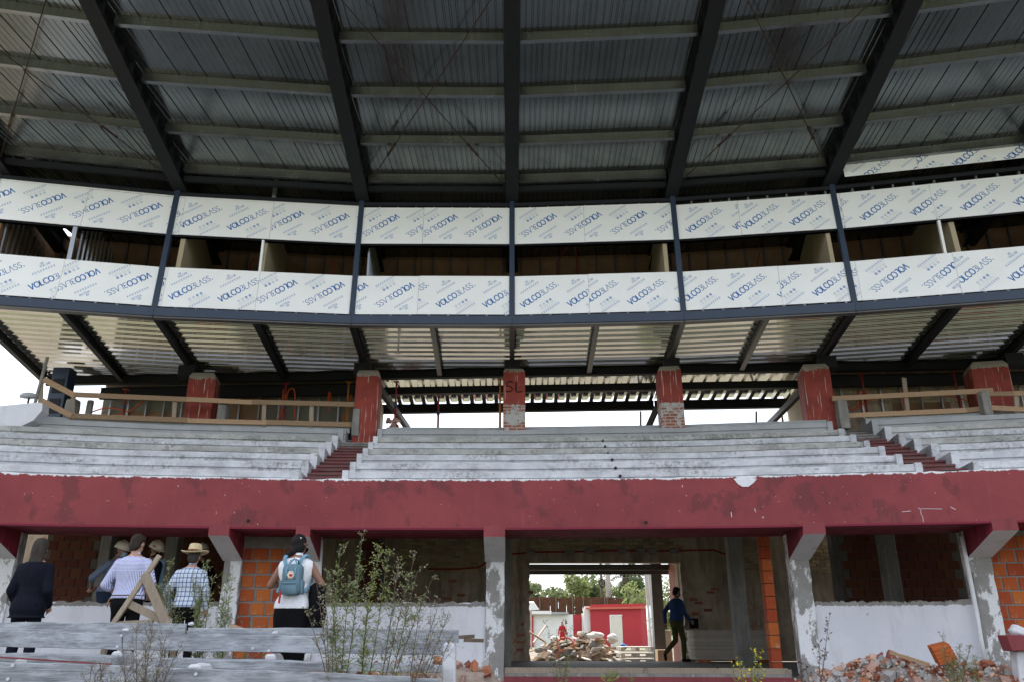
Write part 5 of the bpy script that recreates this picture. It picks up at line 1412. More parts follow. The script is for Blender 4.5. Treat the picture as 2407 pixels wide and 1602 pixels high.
def human(label, loc, rot, h, top, bottom, skin, sleeve='long', lean=0.0, yaw=0.0, nod=0.0, J=None, build=1.0, female=False, skirt=False, hair='hair_dark', hairstyle='short', shoe='shoe_dark', topz=.93, jacket=False):
    k_ = h / 1.75; g = build
    D = dict(hipL=(-.09, 0, .92), hipR=(.09, 0, .92), kneeL=(-.10, .02, .50), kneeR=(.10, .02, .50), ankL=(-.11, -.02, .09), ankR=(.11, -.02, .09),
             elbL=(-.255, -.05, 1.14), elbR=(.255, -.05, 1.14), wrL=(-.25, .05, .90), wrR=(.25, .05, .90), dirL=None, dirR=None, toeL=None, toeR=None, curl=.5)
    if J: D.update(J)
    cl, sl_ = math.cos(lean), math.sin(lean)
    def xf(v):          # lean the trunk about the hips
        v = Vector(v); z = v.z - .95
        if z <= 0: return v
        return Vector((v.x, v.y * cl + z * sl_, .95 + z * cl - v.y * sl_))
    sw = .178 * (.92 if female else 1) * (1 + (g - 1) * .5)
    SH = {'L': xf((-sw * .94, -.012, 1.388)), 'R': xf((sw * .94, -.012, 1.388))}
    for s in 'LR':
        if not (J and 'elb' + s in J): D['elb' + s] = xf(Vector(D['elb' + s]) * 1) if lean else Vector(D['elb' + s])
        for q in ('elb', 'wr', 'knee', 'ank', 'hip'): D[q + s] = Vector(D[q + s])
    wa = .84 if female else 1
    trunk = [(.82, .150 * g, .118 * g, 0), (.90, .168 * g, .128 * g, -.008), (.97, .160 * g, .120 * g, -.004), (1.06, .142 * g * wa, .106 * g, .006), (1.16, .150 * g * wa, .110 * g, .004), (1.28, .168 * g, .116 * g, -.006), (1.37, .180 * g, .106 * g, -.012), (1.425, .165 * g, .086 * g, -.012), (1.465, .105 * g, .070, -.008), (1.50, .060, .060, -.004)]
    b = MB(); ringset(b, trunk, xf)
    hc = xf((0, .015, 1.63)); nb_ = xf((0, -.008, 1.46)); Rm = Matrix.Rotation(yaw, 3, 'Z') @ Matrix.Rotation(-nod - lean * .3, 3, 'X')
    def hd(v): return hc + Rm @ Vector(v)
    capsule(b, nb_, hd((0, -.012, -.06)), .056, .052)
    ellip(b, hd((0, -.008, .018)), (.076, .094, .098), rot=Rm); ellip(b, hd((0, .022, -.052)), (.056, .066, .066), rot=Rm)
    capsule(b, hd((0, .088, .0)), hd((0, .104, -.030)), .008, .013, 8); capsule(b, hd((-.018, .082, -.062)), hd((.018, .082, -.062)), .009, .009, 8)
    for sg in (-1, 1): ellip(b, hd((sg * .078, -.005, -.012)), (.010, .022, .032), 8, rot=Rm)
    for s, sg in (('L', -1), ('R', 1)):
        capsule(b, SH[s], D['elb' + s], .050 * g ** .5, .040, fx=1.0); capsule(b, D['elb' + s], D['wr' + s], .040, .027)
        hand(b, D['wr' + s], D['dir' + s] or (D['wr' + s] - D['elb' + s]), -sg, D['curl'])
        capsule(b, D['hip' + s], D['knee' + s], .082 * g ** .5, .055); capsule(b, D['knee' + s], D['ank' + s], .054, .036)
        a = D['ank' + s]; t = Vector(D['toe' + s]) if D['toe' + s] else a + Vector((sg * .02, .15, -.055)); capsule(b, a + Vector((0, -.02, -.045)), t, .036, .03)
    me_o = fuse(b, 'person', skin, None, .011 * k_, loc, rot, 2, k_); tag(me_o, label, 'person'); me_o['_w'] = tuple(loc)
    # shirt or jacket
    b = MB(); e = .014 if not jacket else .022
    rs = [(z, rx + e + (.012 if z < 1.12 else 0), ry + e + (.012 if z < 1.12 else 0), yo) for z, rx, ry, yo in trunk if z >= topz]
    if rs[0][0] > topz + .01:
        rs.insert(0, (topz, .168 * g + e + (.03 if jacket else .008), .128 * g + e + (.03 if jacket else .008), -.006))
    ringset(b, rs[:-1], xf); capsule(b, xf((0, -.006, 1.465)), xf((0, .0, 1.505)), .066, .060)
    if sleeve != 'none':
        for s in 'LR':
            r_ = .012 if not jacket else .018
            capsule(b, SH[s], D['elb' + s], .050 * g ** .5 + r_, .043 + r_)
            if sleeve == 'long': capsule(b, D['elb' + s], lerp(D['elb' + s], D['wr' + s], .95), .043 + r_, .031 + r_)
            elif sleeve == 'rolled': capsule(b, D['elb' + s], lerp(D['elb' + s], D['wr' + s], .25), .045 + r_, .043 + r_)
    fuse(b, 'jacket' if jacket else 'shirt', top, me_o, .012 * k_, smooth=3, sc=k_)
    # trousers or skirt
    b = MB(); rs = [(z, rx + .010, ry + .010, yo) for z, rx, ry, yo in trunk if z <= 1.0] ; rs.insert(0, (.78, .135 * g + .01, .105 * g + .01, 0)); ringset(b, rs, xf)
    if skirt: ringset(b, [(.10, .20, .17, 0), (.45, .19, .16, 0), (.80, .182 * g, .145 * g, -.01), (.92, .178 * g, .138 * g, -.008)], lambda v: Vector(v))
    else:
        for s in 'LR': capsule(b, D['hip' + s], D['knee' + s], .090 * g ** .5, .066); capsule(b, D['knee' + s], lerp(D['knee' + s], D['ank' + s], .97), .066, .054)
    fuse(b, 'skirt' if skirt else 'trousers', bottom, me_o, .013 * k_, smooth=3, sc=k_)
    for s, sg in (('L', -1), ('R', 1)):
        b = MB(); a = D['ank' + s]; t = Vector(D['toe' + s]) if D['toe' + s] else a + Vector((sg * .02, .16, -.055)); capsule(b, a + Vector((0, -.03, -.045)), t, .042, .036); fuse(b, 'shoe', shoe, me_o, .014 * k_, smooth=1, sc=k_)
    # eyes (small dark pieces) and hair
    b = MB()
    for sg in (-1, 1): ellip(b, hd((sg * .031, .084, .012)), (.012, .007, .007), 8)
    for i, p in enumerate(b.v): b.v[i] = p * k_
    o = b.build('eyes', 'hair_black', None, smooth=True, org=(0, 0, 0)); o.parent = me_o
    b = MB(); ellip(b, hd((0, -.022, .034)), (.086, .094, .094), rot=Rm)
    if hairstyle == 'short': ellip(b, hd((0, -.052, -.02)), (.080, .058, .090), rot=Rm); ellip(b, hd((0, .035, .085)), (.06, .05, .035), rot=Rm)
    if hairstyle == 'bob':
        b = MB(); b.loft([[hd((math.cos(a) * rx, yo + math.sin(a) * ry, z)) for a in [2 * math.pi * j / 20 for j in range(20)]] for z, rx, ry, yo in ((.135, .02, .03, -.02), (.118, .058, .07, -.018), (.075, .084, .098, -.02), (.02, .090, .098, -.026), (-.05, .088, .086, -.038), (-.11, .084, .066, -.046), (-.17, .090, .050, -.056), (-.205, .088, .040, -.062), (-.215, .07, .03, -.062))])
    if hairstyle == 'ponytail':
        ellip(b, hc + Vector((.0, -.035, -.03)), (.080, .065, .085)); ellip(b, hc + Vector((-.055, -.07, -.085)), (.045, .04, .04), 12); ellip(b, hc + Vector((-.095, -.075, -.115)), (.045, .035, .03), 12)
    if hairstyle == 'long':
        for z in (-.05, -.14, -.24, -.34): ellip(b, hd((0, -.06, z)), (.085, .05, .075), 10)
    fuse(b, 'hair', hair, me_o, .010 * k_, smooth=1, sc=k_)
    return me_o, hd, k_, Rm, D, xf
def child(b, name, mat, par, k_, smooth=True, bevel=0):
    for i, p in enumerate(b.v): b.v[i] = p * k_
    o = b.build(name, mat, None, smooth=smooth, org=(0, 0, 0), bevel=bevel); o.parent = par; return o
def helmet(H, mark=False):
    me_o, hd, k_, Rm, D, xf = H
    b = MB(); rings = []
    for z, q in ((.030, 1.0), (.06, .985), (.10, .90), (.13, .72), (.148, .45), (.154, .12)):
        rings.append([hd((math.cos(a) * .110 * q, math.sin(a) * .132 * q - .008, z)) for a in [2 * math.pi * j / 24 for j in range(24)]])
    b.loft(rings); o = child(b, 'helmet', 'helmet_white', me_o, k_)
    b = MB(); pts = []
    R1 = [hd((math.cos(a) * .112, math.sin(a) * .134 - .008, .036)) for a in [2 * math.pi * j / 24 for j in range(24)]]
    R2 = [hd((math.cos(a) * .122, math.sin(a) * (.185 if math.sin(a) > 0 else .142) - .008, .022)) for a in [2 * math.pi * j / 24 for j in range(24)]]
    R3 = [hd((math.cos(a) * .104, math.sin(a) * .126 - .008, .026)) for a in [2 * math.pi * j / 24 for j in range(24)]]
    b.loft([R1, R2, R3], cap=False); q = child(b, 'brim', 'helmet_white', o, k_)
    b = MB(); b.tube([hd((0, math.cos(a) * .120 - .008, .03 + math.sin(a) * .128)) for a in [.25 + j * .22 for j in range(13)]], .010, 6); child(b, 'ridge', 'helmet_white', o, k_)
    if mark:
        b = MB()
        for j in range(3): b.add([hd((math.cos(a) * .1125, math.sin(a) * .1345 - .008, z)) for a, z in ((.55 - j * .16, .055), (.41 - j * .16, .055), (.41 - j * .16, .078), (.55 - j * .16, .078))], [(0, 1, 2, 3)])
        child(b, 'printed_mark', 'badge_red', o, k_, False)
def facemask(H, mat):
    me_o, hd, k_, Rm, D, xf = H
    b = MB(); rings = []
    for z, y, wd in ((-.015, .100, .050), (-.035, .124, .062), (-.065, .112, .064), (-.098, .080, .052)):
        rings.append([hd((x * wd, y - .035 * x * x, z)) for x in (-1, -.6, 0, .6, 1)])
    n = 5; vs = [p for r_ in rings for p in r_]; b.add(vs, [(i * n + j, i * n + j + 1, (i + 1) * n + j + 1, (i + 1) * n + j) for i in range(3) for j in range(4)])
    for sg in (-1, 1): b.tube([hd((sg * .058, .07, -.03)), hd((sg * .08, .0, .0))], .003, 4)
    child(b, 'face_mask', mat, me_o, k_)
ZG = .08
# woman in dark suit
H = human('woman in a dark navy suit with straight grey brown shoulder-length hair, seen from behind', (*atz('1', 300, 537, ZG + 1.66).xy, ZG), R(4), 1.66, 'navy_suit', 'navy_suit', 'skin_light', 'long', R(2), R(-6), R(4), dict(elbL=(-.225, -.03, 1.12), elbR=(.215, -.05, 1.12), wrL=(-.19, .12, .93), wrR=(.17, .14, .95)), 1.04, True, False, 'hair_brown', 'bob', topz=.80, jacket=True)
# man in blue grey shirt with helmet, hands clasped behind his back
H = human('man in a white helmet, light blue mask and grey blue shirt, hands behind his back', (*atz('1', 832, 532, .38 + 1.80).xy, .38), R(-98), 1.74, 'grey_blue_shirt', 'jeans', 'skin_tan', 'rolled', R(12), R(-8), R(14), dict(elbL=(-.26, -.10, 1.17), elbR=(.27, -.12, 1.16), wrL=(-.06, -.25, 1.0), wrR=(.05, -.27, 1.0), dirL=Vector((.6, -.4, -.5)), dirR=Vector((-.5, -.5, -.5)))); helmet(H); facemask(H, 'mask_blue')
# striped shirt man
SP_ = atz('1', 992, 500, ZG + 1.83)
H = human('broad man in a white and blue pinstriped shirt and black trousers, seen from behind', (*SP_.xy, ZG), R(-3), 1.83, 'striped_shirt', 'black_cloth', 'skin_light', 'rolled', R(3), R(-10), R(10), dict(elbL=(-.30, -.03, 1.13), elbR=(.29, -.03, 1.14), wrL=(-.20, .17, 1.0), wrR=(.18, .18, 1.02)), 1.12, False, False, 'hair_dark', 'short', topz=.955)
b = MB(); ringset(b, [(.975, .197, .152, -.006), (1.005, .196, .152, -.006)], lambda v: v, 24); child(b, 'belt', 'belt_brown', H[0], H[2])
b = MB(); b.tube([(-.19, -.06, .97), (-.20, -.08, .92), (-.195, -.085, .86)], .007, 5); child(b, 'key_clip', 'orange_prop', H[0], H[2])
# second helmet, dark clothes
H = human('man in a white helmet with a red mark, black mask and dark vest', (*atz('1', 1110, 546, .38 + 1.80).xy, .38), R(-118), 1.76, 'dark_navy', 'black_cloth', 'skin_tan', 'none', R(6), R(6), R(20), dict(wrL=(-.22, .12, .95), wrR=(.20, .15, .97)), 1.05); helmet(H, True); facemask(H, 'black_cloth')
b = MB()
for s, sg in (('L', -1), ('R', 1)): capsule(b, H[5]((sg * .18, -.01, 1.42)), H[4]['elb' + s], .066, .056); capsule(b, H[4]['elb' + s], H[4]['wr' + s], .056, .044)
fuse(b, 'sleeves', 'light_blue_cloth', H[0], .013, smooth=2, sc=H[2])
# plaid shirt man with straw hat
H = human('man in a straw hat and blue plaid shirt with black trousers, seen from behind', (*atz('1', 1392, 640, ZG + 1.66).xy, ZG), R(-4), 1.74, 'plaid_shirt', 'black_cloth', 'skin_light', 'long', R(3), R(8), R(2), dict(elbL=(-.275, -.07, 1.14), elbR=(.285, -.06, 1.15), wrL=(-.24, .04, .90), wrR=(.26, .06, .92)), 1.06, False, False, 'hair_grey', 'short', topz=.93)
b = MB(); me_o, hd, k_, Rm, D_, xf = H; rings = []
for z, q, y in ((.052, .098, .118), (.085, .097, .115), (.13, .090, .108), (.165, .082, .098), (.178, .066, .080), (.170, .03, .045)): rings.append([hd((math.cos(a) * q, math.sin(a) * y - .008, z)) for a in [2 * math.pi * j / 24 for j in range(24)]])
b.loft(rings); hat = child(b, 'straw_hat', 'straw', me_o, k_)
b = MB(); rr = []
for q, z in ((.094, .058), (.13, .046), (.165, .044), (.190, .060), (.188, .066), (.162, .051), (.128, .054), (.094, .068)): rr.append([hd((math.cos(a) * q, math.sin(a) * q * 1.12 - .008, z + .018 * math.cos(2 * a) * (q - .09) / .1)) for a in [2 * math.pi * j / 28 for j in range(28)]])
b.loft(rr, cap=False); child(b, 'brim', 'straw', hat, k_)
b = MB(); b.loft([[hd((math.cos(a) * .1005, math.sin(a) * .1205 - .008, z)) for a in [2 * math.pi * j / 24 for j in range(24)]] for z in (.058, .088)], cap=False); child(b, 'hat_band', 'hat_band', hat, k_)
# third helmet, hidden behind the hat
H = human('man in a white helmet almost hidden behind the straw hat', (*atz('1', 1470, 572, .38 + 1.78).xy, .38), R(50), 1.76, 'black_cloth', 'black_cloth', 'skin_tan', 'long', R(4), R(10), R(8)); helmet(H)
# woman with backpack
BW = atz('6', 625, 142, ZG + 1.64); bloc = (*BW.xy, ZG); brot = R(-6)
H = human('woman in a white sleeveless top and black trousers with a dark ponytail', bloc, brot, 1.64, 'white_top', 'black_cloth', 'skin_brown', 'none', R(3), R(-32), R(6), dict(elbL=(-.30, .0, 1.16), elbR=(.32, .02, 1.17), wrL=(-.17, .20, 1.20), wrR=(.20, .20, 1.12), kneeL=(-.11, .02, .5), kneeR=(.11, .02, .5)), 1.16, True, False, 'hair_black', 'ponytail', topz=.90)
facemask(H, 'black_cloth'); k_ = H[2]; hd = H[1]
b = MB(); ellip(b, hd((.062, -.06, .062)), (.018, .008, .012), 8); child(b, 'hair_clip', 'badge_cream', H[0], k_)
b = MB(); ringset(b, [(.10, .15, .13, 0), (.5, .19, .16, 0), (.80, .212, .17, -.01), (.92, .206, .162, -.008), (1.0, .192, .148, -.006)], lambda v: v, 24); child(b, 'wide_trouser_top', 'black_cloth', H[0], k_)
def local_thing(name, label, cat, loc, rot):
    e = thing(name, loc, label, cat); e.rotation_euler = (0, 0, rot); return e
bp = local_thing('backpack', 'small square blue backpack with a round cream badge worn by the woman in white', 'backpack', bloc, brot)
def lch(b, name, mat, par=None, smooth=True, bevel=0):
    for i, p in enumerate(b.v): b.v[i] = p * k_
    o = b.build(name, mat, None, smooth=smooth, org=(0, 0, 0), bevel=bevel); o.parent = par or bp; return o
def rbox(b, cx, cz, w_, h_, y0, y1, rad, tp=.9):
    rings = []
    for y, q in ((y0, 1), (lerp(y0, y1, .8), .98), (y1, tp)):
        r_ = []
        for ax, az, a0 in ((1, -1, -90), (1, 1, 0), (-1, 1, 90), (-1, -1, 180)):
            for j in range(4):
                a = R(a0 + j * 30); r_.append(Vector((cx + (ax * (w_ / 2 - rad) + math.cos(a) * rad) * q, y, cz + (az * (h_ / 2 - rad) + math.sin(a) * rad) * q)))
        rings.append(r_)
    b.loft(rings)
b = MB(); rbox(b, .03, 1.215, .225, .35, -.13, -.235, .06); body_ = lch(b, 'bag_body', 'backpack_cloth')
b = MB(); rbox(b, .03, 1.115, .185, .14, -.230, -.262, .03, .95); lch(b, 'front_pocket', 'backpack_cloth')
b = MB(); b.box(-.05, .11, -.266, -.262, 1.162, 1.169); lch(b, 'pocket_zip', 'jeans', None, False)
for sg in (-1, 1):
    b = MB(); rbox(b, .03 + sg * .122, 1.13, .04, .16, -.15, -.215, .018); lch(b, 'side_pocket', 'backpack_cloth')
    b = MB(); b.tube([(.03 + sg * .05, -.240, 1.22), (.03 + sg * .053, -.243, 1.33), (.03 + sg * .042, -.19, 1.40), (.03 + sg * .01, -.165, 1.44)], .011, 6); lch(b, 'handle', 'strap_cloth')
    b = MB(); P_ = [(sg * .075, -.135, 1.37), (sg * .105, -.125, 1.455), (sg * .12, -.03, 1.505), (sg * .13, .10, 1.43), (sg * .17, .12, 1.25), (sg * .16, -.10, 1.08)]
    for q in range(len(P_) - 1): b.bar(P_[q], P_[q + 1], .042, .010, up=(0, -1, .3))
    lch(b, 'shoulder_strap', 'strap_cloth', None, False)
b = MB(); b.tube([(-.03, -.15, 1.38), (-.015, -.16, 1.43), (.03, -.165, 1.45), (.075, -.16, 1.43), (.09, -.15, 1.38)], .007, 6); lch(b, 'top_handle', 'jeans')
b = MB(); b.loft([[(.03 + math.cos(a) * q, y + .018, 1.262 + math.sin(a) * q) for a in [2 * math.pi * j / 20 for j in range(20)]] for q, y in ((.044, -.250), (.044, -.262), (.038, -.265))]); bd = lch(b, 'badge', 'badge_cream')
b = MB()
for j in range(18):
    a = 2 * math.pi * j / 18; c = Vector((.03 + math.cos(a) * .034, -.2482, 1.262 + math.sin(a) * .034)); t = Vector((-math.sin(a), 0, math.cos(a))); n_ = Vector((math.cos(a), 0, math.sin(a)))
    if j % 9 in (0,): continue
    b.add([c - t * .003 - n_ * .004, c + t * .003 - n_ * .004, c + t * .003 + n_ * .004, c - t * .003 + n_ * .004], [(0, 1, 2, 3)])
pts = [(math.cos(a) * (.012 + .010 * (a / 6.28)), math.sin(a) * (.012 + .008 * (a / 6.28))) for a in [j * .4 for j in range(15)]]
b.add([(.03 + x, -.2484, 1.262 + z) for x, z in pts], [tuple(range(len(pts)))])
b.add([(.03 + x, -.2484, 1.262 + z) for x, z in ((.005, .0), (.024, .012), (.026, -.004), (.008, -.024))], [(0, 1, 2, 3)]); lch(b, 'badge_print', 'badge_red', bd, False)
b = MB(); b.bar((-.075, -.225, 1.09), (-.08, -.235, .955), .022, .008, up=(0, 1, 0)); lch(b, 'red_tag', 'badge_red', None, False)
# jacket over her right arm
jk = MB(); rings = []
for z, rx, ry, cx, cy in ((1.19, .05, .05, .27, .06), (1.15, .09, .10, .27, .05), (1.0, .095, .13, .265, .04), (.85, .11, .13, .27, .04), (.70, .10, .11, .255, .04), (.58, .07, .08, .22, .03), (.52, .03, .04, .19, .03)):
    rings.append([Vector((cx + math.cos(a) * rx * (1 + .12 * math.sin(5 * a + z * 9)), cy + math.sin(a) * ry * (1 + .12 * math.cos(4 * a + z * 7)), z)) * k_ for a in [2 * math.pi * j / 26 for j in range(26)]])
jk.loft(rings); o = jk.build('folded_jacket', 'black_cloth', None, smooth=True, org=(0, 0, 0)); o.location = bloc; o.rotation_euler = (0, 0, brot); o['_w'] = tuple(bloc); tag(o, 'black jacket hanging over the arm of the woman with the backpack', 'jacket')
# walking man in the doorway
WM = aty('7', 640, 195, 20.5); wloc = (WM.x, WM.y, .0)
H = human('man in a blue sweater and olive trousers striding through the doorway', wloc, R(-62), 1.71, 'blue_sweater', 'olive_trousers', 'skin_tan', 'long', R(4), R(-6), R(14),
          dict(kneeR=(.09, .10, .50), ankR=(.09, .09, .09), toeR=(.09, .25, .035), kneeL=(-.09, .0, .49), ankL=(-.09, -.32, .22), toeL=(-.10, -.33, .06), elbL=(-.25, -.16, 1.16), wrL=(-.27, -.14, .90), elbR=(.25, .04, 1.14), wrR=(.24, .24, .95)), 1.14, False, False, 'hair_black', 'short', topz=.95)
facemask(H, 'black_cloth')
fd = MB(); p = Vector((.22, .36, .89)) * H[2]; fd.box(p.x - .016, p.x + .016, p.y - .13, p.y + .13, p.z - .12, p.z + .11); o = fd.build('folder', 'black_cloth', None, org=(0, 0, 0), bevel=.004); o.location = wloc; o.rotation_euler = (0, 0, R(-62)); o['_w'] = tuple(wloc); tag(o, 'black folder held by the walking man', 'folder')
# person in red across the yard
RP = aty('8', 572, 880, 53.0)
H = human('person in a red top with long brown hair standing in the yard', (RP.x, RP.y, YG), R(160), 1.58, 'red_cloth', 'red_cloth', 'skin_light', 'long', 0, 0, 0, None, 1.0, True, True, 'hair_dark', 'long')

# ================================================================ foreground benches, timber, rubble, weeds
simple('lime_white', (.62, .63, .66), (.46, .46, .48), 6, .9, 0, .5, world=True)
def plank(root, k0, x0, y0t, y0b, k1, x1, y1t, y1b, Y0, Y1=None, th=.045, mat='weathered_plank', name='plank'):
    Y1 = Y1 or Y0; a, c = aty(k0, x0, y0t, Y0), aty(k0, x0, y0b, Y0); d_, e = aty(k1, x1, y1t, Y1), aty(k1, x1, y1b, Y1); n = 14; b = MB(); rings = []
    for q in range(n + 1):
        t = q / n; T, B = lerp(a, d_, t), lerp(c, e, t); j1, j2 = U(-.0035, .0025), U(-.0035, .0035); bow = .006 * math.sin(t * math.pi)
        rings.append([B + Vector((0, 0, j1)), B + Vector((0, th, j1)), T + Vector((0, th, j2 + bow)), T + Vector((0, .004, j2 + bow))])
    b.loft(rings); return b.build(name, mat, root, bevel=.004)
def support(root, k, x, y, Y, w_=.11, d_=.30):
    p = aty(k, x, y, Y); b = MB(); rings = []
    for z, q in ((-.2, 1.1), (p.z * .4, 1), (p.z - .05, .95), (p.z, .75)): rings.append([(p.x + a * w_ / 2 * q + U(-.006, .006), Y + .0 + (c + 1) / 2 * d_ * q, z) for a, c in ((-1, -1), (1, -1), (1, 1), (-1, 1))])
    b.loft(rings); return b.build('support', 'lime_white', root, bevel=.015)
def bolt(root, k, x, y, Y):
    p = aty(k, x, y, Y); b = MB(); b.tube([p, p + Vector((0, -.012, 0))], .012, 8); b.build('bolt', 'lime_white', root)
Y1_ = 7.55
b1 = thing('plank_bench', (0, 7.6, -.16), 'long weathered grey plank bench on white concrete supports, the row nearer the wall', 'bench', 'weathered plank benches')
plank(b1, '1', -60, 1138, 1212, '1', 1332, 1148, 1225, Y1_ + .16); plank(b1, '1', 1352, 1178, 1245, '2', 1945, 938, 1042, Y1_ + .16)
plank(b1, '1', -60, 1203, 1312, '1', 876, 1222, 1334, Y1_); plank(b1, '1', 882, 1218, 1336, '2', 1838, 1015, 1140, Y1_)
plank(b1, '1', -60, 1362, 1420, '1', 800, 1385, 1448, Y1_ - .35, th=.30, name='seat_plank'); plank(b1, '1', 955, 1398, 1470, '2', 1020, 1205, 1270, Y1_ - .35, th=.30, name='seat_plank'); plank(b1, '2', 1030, 1208, 1268, '2', 1790, 1225, 1278, Y1_ - .35, th=.30, name='seat_plank')
for k, x, y in (('1', 150, 1400), ('1', 838, 1345), ('2', 455, 1130), ('2', 1870, 1040), ('1', 1445, 1430)): support(b1, k, x, y, Y1_ - .02 if y < 1390 else Y1_ - .37)
for k, x, y in (('1', 878, 1232), ('1', 848, 1312), ('2', 445, 1103), ('2', 320, 1085)): bolt(b1, k, x, y, Y1_ - .004)
for k, x, y in (('1', 905, 1195), ('1', 1375, 1150), ('2', 492, 965), ('2', 1455, 1265)):
    o = blob('mortar_lump', aty(k, x, y, Y1_ - (.02 if y != 1265 else .4)), (.026, .02, .016), 'lime_white', None, None); o.parent = b1; o.location = Vector(o.location) - Vector((0, 7.6, -.16))
b2 = thing('plank_bench', (-1.5, 6.3, -.16), 'long pale weathered plank bench, the row in front of the other bench', 'bench', 'weathered plank benches')
plank(b2, '1', -60, 1424, 1610, '1', 1120, 1462, 1640, 6.35); plank(b2, '1', 1130, 1462, 1640, '2', 1562, 1312, 1480, 6.35)
plank(b2, '2', 1580, 1330, 1480, '2', 1790, 1330, 1480, 6.5)
for k, x, y in (('1', 95, 1447), ('1', 60, 1545), ('1', 1412, 1510)): bolt(b2, k, x, y, 6.345)
for x in (90, 1400): support(b2, '1', x, 1440, 6.40)
# red edge line of the seat slab
b = MB(); b.bar(aty('1', -60, 1385, 7.15), aty('1', 800, 1440, 7.15), .012, .012); b.build('red_paint_edge', 'red_paint', b1)
# timber frame leaning on the bench
YA = 8.15
af = thing('timber_trestle', (aty('5', 800, 1480, YA).x, YA, -.16), 'crooked unpainted timber trestle standing behind the plank bench', 'trestle')
for (p, q, w_, t) in (((1018, 430), (250, 1560), .045, 0), ((812, 680), (1130, 1420), .085, -.03), ((585, 1085), (1120, 1345), .07, .03), ((385, 1375), (930, 1345), .055, .03), ((1100, 1380), (1400, 1530), .075, -.06)):
    b = MB(); a, c = aty('5', *p, YA + t), aty('5', *q, YA + t); b.bar(a, c, .035, w_, up=Vector((c - a).cross(Vector((0, 1, 0))))); b.build('timber_piece', 'timber_v', af, bevel=.003)
for x in (330, 1200): b = MB(); p = aty('5', x, 1480, YA); b.bar(p, (p.x + (-.1 if x < 600 else .12), YA, -.17), .04, .05); b.build('leg', 'timber_v', af)
b = MB(); b.prism([aty('2', x, y, 8.0) for x, y in ((145, 890), (420, 990), (400, 1000), (105, 985))], (0, .03, 0)); o = b.build('loose_board', 'timber', None); tag(o, 'loose pointed tan board lying on the bench behind the weathered planks', 'board')
for pq in (((1945, 998), (2072, 990)), ((1985, 1020), (2145, 1025))):
    b = MB(); b.bar(aty('2', *pq[0], 8.6), aty('2', *pq[1], 8.6), .03, .035); o = b.build('wooden_peg', 'bark', None); tag(o, 'short dark wooden stick jutting past the end of the bench', 'stick', 'sticks jutting past the bench end')
# ---- rubble
ST_M = [('rubble_brick', 'broken orange red brick piece', 5), ('rubble_pink', 'pinkish brick piece crusted with mortar', 4), ('rubble_grey', 'grey mortar chunk', 3)]
CH = []
random.seed(31)
for m_, lb, wt in ST_M:
    for q in range(5):
        b = MB(); chunk(b, (0, 0, 0), (U(.9, 1.5), U(.7, 1.0), U(.6, .9)), n=random.choice((5, 6, 7))); me = b.mesh('chunk')
        bm = bmesh.new(); bm.from_mesh(me); bmesh.ops.recalc_face_normals(bm, faces=bm.faces); bm.to_mesh(me); bm.free(); me.materials.append(M[m_]); CH.append((me, lb, m_, wt))
def rubble(n, posf, where, s0, s1, seed):
    rnd = random.Random(seed)
    for a in range(n):
        p = posf(rnd); me, lb, m_, _ = rnd.choices(CH, [c[3] for c in CH])[0]; s = rnd.uniform(s0, s1)
        o = inst('brick_fragment' if m_ != 'rubble_grey' else 'mortar_fragment', me, None, p, (rnd.uniform(-.5, .5), rnd.uniform(-.5, .5), rnd.uniform(0, 6.28)), (s, s, s))
        tag(o, lb + ' ' + where, 'brick' if m_ != 'rubble_grey' else 'mortar', lb + 's ' + where)
YR = 11.9
def mound(name, X, Hs, Y, half, label):
    """filler mound under the loose pieces; Hs = crest heights along X"""
    n, m = len(X) * 4, 8; b = MB(); vs = []
    def hgt(x):
        for q in range(len(X) - 1):
            if X[q] <= x <= X[q + 1]: return lerp(Hs[q], Hs[q + 1], (x - X[q]) / (X[q + 1] - X[q]))
        return -.16
    for j in range(m + 1):
        v = lerp(-1, 1, j / m)
        for i in range(n + 1):
            x = lerp(X[0], X[-1], i / n); vs.append((x, Y + v * half, -.17 + max(0, (hgt(x) + .16)) * max(0, 1 - v * v) + U(-.02, .02)))
    b.add(vs, [(j * (n + 1) + i, j * (n + 1) + i + 1, (j + 1) * (n + 1) + i + 1, (j + 1) * (n + 1) + i) for j in range(m) for i in range(n)])
    o = b.build(name, 'rubble_dust', None, fix=False); tag(o, label, 'rubble', kind='stuff'); return hgt
simple('rubble_dust', (.34, .28, .24), (.24, .17, .13), 12, .95, 0, 1.0, world=True)
CR = [(560, 1390), (700, 1330), (880, 1275), (1060, 1190), (1260, 1160), (1450, 1205), (1650, 1235), (1900, 1215), (2080, 1215), (2250, 1290), (2450, 1330)]
RX = [aty('4', x, y, YR).x for x, y in CR]; RZ = [aty('4', x, y, YR).z - .06 for x, y in CR]
hg = mound('rubble_mound', RX, RZ, YR, 1.0, 'crushed brick rubble filling the heap below the white wall')
def pos_r(rnd):
    x = rnd.uniform(RX[0] + .05, RX[-1]); v = rnd.uniform(-.95, .35); z = -.16 + max(0, hg(x) + .16) * (1 - v * v); return Vector((x, YR + v * 1.0, z + rnd.uniform(.0, .05)))
def gravel(n, posf, seed, label):
    rnd = random.Random(seed); random.seed(seed); b = MB()
    for _ in range(n):
        p = posf(rnd); s = rnd.uniform(.02, .07); chunk(b, p - Vector((0, 0, .01)), (s, s * .8, s * .6), rnd.choice((0, 0, 1, 1, 2)), 5)
    o = b.build('fine_rubble', ['rubble_pink', 'rubble_grey', 'rubble_brick'], None); tag(o, label, 'rubble', kind='stuff')
gravel(900, lambda rnd: pos_r(rnd) + Vector((rnd.uniform(-.2, .2), rnd.uniform(-.3, .1), 0)), 61, 'small crumbs of brick and mortar over the heap below the white wall')
rubble(230, pos_r, 'in the heap below the white wall', .07, .19, 5)
